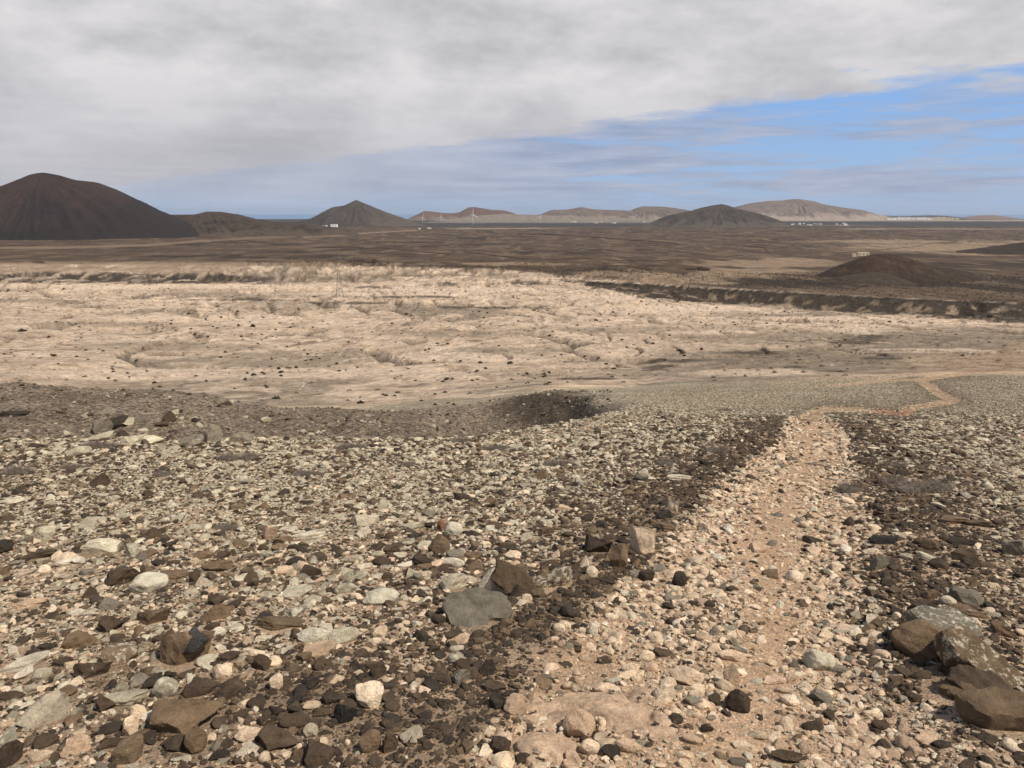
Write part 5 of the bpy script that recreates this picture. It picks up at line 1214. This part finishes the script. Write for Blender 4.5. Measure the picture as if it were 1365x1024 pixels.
turbine(630.5, 302.8, 16, 8.5, .08, 'nearest white wind turbine with its full mast showing', 4500)
turbine(588, 298, 8.5, 7.5, .15, 'white wind turbine second from the left in front of the reddish hill', 6500)
turbine(563.5, 297.6, 7.5, 6.5, .35, 'leftmost white wind turbine in front of the reddish hill', 6500)
turbine(720, 297.5, 8, 5.5, 2.3, 'rightmost white wind turbine, by the pale sandy rise', 6500)
# mast on the low hill at left
D_ = 3900; rx, rz = ray(317, 287); m = MB(); m.bar((rx * D_, D_, rz * D_ - 4), (rx * D_, D_, rz * D_ + 15), 1.2, .5, 5).bar((rx * D_ - 2, D_, rz * D_ + 11), (rx * D_ + 2, D_, rz * D_ + 11), .7, .7, 4)
tag(m.build('mast', M_STEEL), 'thin mast on the crest of the low brown hill at left', 'mast')

# ------------------------------------------------------------------ air
zt = 260; m = MB(); m.box((0, 33000, (zt - 160) / 2), (150000, 68000, zt + 160)); hz = m.build('haze', None or M_WHITE)
hm = bpy.data.materials.new('haze'); hm.use_nodes = True; nt = hm.node_tree; nt.nodes.clear(); out = nt.nodes.new('ShaderNodeOutputMaterial'); pv = nt.nodes.new('ShaderNodeVolumePrincipled')
pv.inputs['Color'].default_value = (.66, .80, 1, 1); pv.inputs['Density'].default_value = 1.25e-5; pv.inputs['Anisotropy'].default_value = .2; nt.links.new(pv.outputs[0], out.inputs['Volume']); hz.data.materials[0] = hm; hz['kind'] = 'stuff'

# ------------------------------------------------------------------ light, sky, camera
SUN_EL, SUN_AZ = math.radians(55), math.radians(116)      # azimuth clockwise from straight ahead
sd = (math.sin(SUN_AZ) * math.cos(SUN_EL), math.cos(SUN_AZ) * math.cos(SUN_EL), math.sin(SUN_EL))
L = bpy.data.lights.new('sun', 'SUN'); L.energy = 5.0; L.angle = math.radians(.6); L.color = (1, .90, .76); lo_ = bpy.data.objects.new('sun', L); C.objects.link(lo_)
import mathutils
lo_.rotation_euler = mathutils.Vector((-sd[0], -sd[1], -sd[2])).to_track_quat('-Z', 'Y').to_euler()
w = bpy.data.worlds.new('World'); S.world = w; w.use_nodes = True; nt = w.node_tree; nt.nodes.clear()
out = nt.nodes.new('ShaderNodeOutputWorld'); bg = nt.nodes.new('ShaderNodeBackground'); nt.links.new(bg.outputs[0], out.inputs[0]); bg.inputs['Strength'].default_value = .10
sky = nt.nodes.new('ShaderNodeTexSky'); sky.sky_type = 'NISHITA'; sky.sun_disc = False; sky.sun_elevation = SUN_EL; sky.sun_rotation = SUN_AZ; sky.air_density = 1.0; sky.dust_density = .3; sky.ozone_density = 2.5
tc = nt.nodes.new('ShaderNodeTexCoord'); sp = nt.nodes.new('ShaderNodeSeparateXYZ'); nt.links.new(tc.outputs['Generated'], sp.inputs[0]); dx, dy, dz = sp.outputs
zz = math_n(nt, 'MAXIMUM', dz, .004); X_ = math_n(nt, 'DIVIDE', dx, zz); Y_ = math_n(nt, 'DIVIDE', dy, zz)
def vec(a, b, c=0.0):
    n = nt.nodes.new('ShaderNodeCombineXYZ')
    for i, v in enumerate((a, b, c)):
        if isinstance(v, (int, float)): n.inputs[i].default_value = v
        else: nt.links.new(v, n.inputs[i])
    return n.outputs[0]
mul = lambda a, b: math_n(nt, 'MULTIPLY', a, b); add = lambda a, b: math_n(nt, 'ADD', a, b); subt = lambda a, b: math_n(nt, 'SUBTRACT', a, b)
cp = vec(X_, Y_); hyp = math_n(nt, 'SQRT', add(mul(dx, dx), mul(dy, dy))); el = math_n(nt, 'DIVIDE', dz, hyp); az = math_n(nt, 'ARCTAN2', dx, dy)
# the stratus deck overhead: a flat layer whose far edge runs obliquely away to the left
ed = noise(nt, cp, .55, 6, .55); ed2 = noise(nt, vec(mul(az, 8.), mul(el, 38.)), 1., 7, .6)
edge = add(add(Y_, mul(X_, 1.22)), add(mul(subt(ed.outputs[0], .5), 4.2), mul(subt(ed2.outputs[0], .5), 5.5)))
deck = ramp(nt, edge, 11.0, 9.7); deck = math_n(nt, 'SMOOTH_MIN', deck, 1., ) if False else deck
d1 = noise(nt, cp, .42, 7, .5); d2 = noise(nt, vec(mul(az, 5.), mul(el, 11.), 4.), 1., 8, .55); d3 = noise(nt, vec(mul(az, 13.), mul(el, 30.), 1.), 1., 8, .6)
shade = add(add(mul(d1.outputs[0], .20), mul(d2.outputs[0], .55)), mul(d3.outputs[0], .25))
deckc = cmix(nt, ramp(nt, shade, .39, .58), (4.9, 4.85, 5.1), (7.6, 7.4, 7.5))
deckc = cmix(nt, ramp(nt, el, .17, .03, 0, .72), deckc, (4.5, 4.5, 5.05))
# thin layers low over the horizon
l1 = noise(nt, vec(mul(az, 3.4), mul(el, 44.), 7.), 1., 9, .62); l2 = noise(nt, vec(mul(az, 9.), mul(el, 90.), 2.), 1., 8, .6)
lm = add(mul(l1.outputs[0], .72), mul(l2.outputs[0], .28))
lo_th = ramp(nt, az, -.30, .30, -.20, .035)
layer = ramp(nt, subt(lm, lo_th),   .435, .51); layer = mul(layer, ramp(nt, el, .16, .10)); layer = mul(layer, ramp(nt, el, .004, .03, .35, 1.))
layc = cmix(nt, ramp(nt, l2.outputs[0], .35, .68), (3.1, 3.5, 4.7), (5.0, 5.2, 6.2)); layc = cmix(nt, ramp(nt, az, .1, -.5, 0, .8), layc, cmix(nt, ramp(nt, d2.outputs[0], .38, .6), (3.9, 4.1, 4.9), (6.4, 6.4, 6.8))); layc = cmix(nt, mul(ramp(nt, az, .02, -.25, 0, .85), ramp(nt, el, .012, .062)), layc, deckc)
skyc = cmix(nt, 1., sky.outputs[0], (1., 1., 1.), 'MULTIPLY')
clear = cmix(nt, .72, skyc, cmix(nt, ramp(nt, el, .0, .17), (3.1, 4.7, 7.8), (2.3, 4.6, 9.2)))
c = cmix(nt, mul(layer, .80), clear, layc); over = ramp(nt, el, .36, .62); ob = noise(nt, cp, 1.1, 6, .6); openc = cmix(nt, ramp(nt, ob.outputs[0], .48, .60, 0, .7), skyc, deckc); deckc = cmix(nt, over, deckc, openc); c = cmix(nt, deck, c, deckc); nt.links.new(c, bg.inputs['Color'])
cam = bpy.data.cameras.new('camera'); cam.sensor_width = 36; cam.lens = 36 * F / 1365; cam.clip_start = .1; cam.clip_end = 120000
co = bpy.data.objects.new('camera', cam); C.objects.link(co); co.location = (0, 0, 0); co.rotation_euler = (math.pi / 2 - PITCH, 0, 0); S.camera = co
S.view_settings.view_transform = 'Standard'; S.view_settings.look = 'None'; S.view_settings.exposure = 0; S.view_settings.gamma = 1
S.cycles.volume_bounces = 0; S.cycles.max_bounces = 5; S.cycles.diffuse_bounces = 2; S.cycles.volume_step_rate = 4
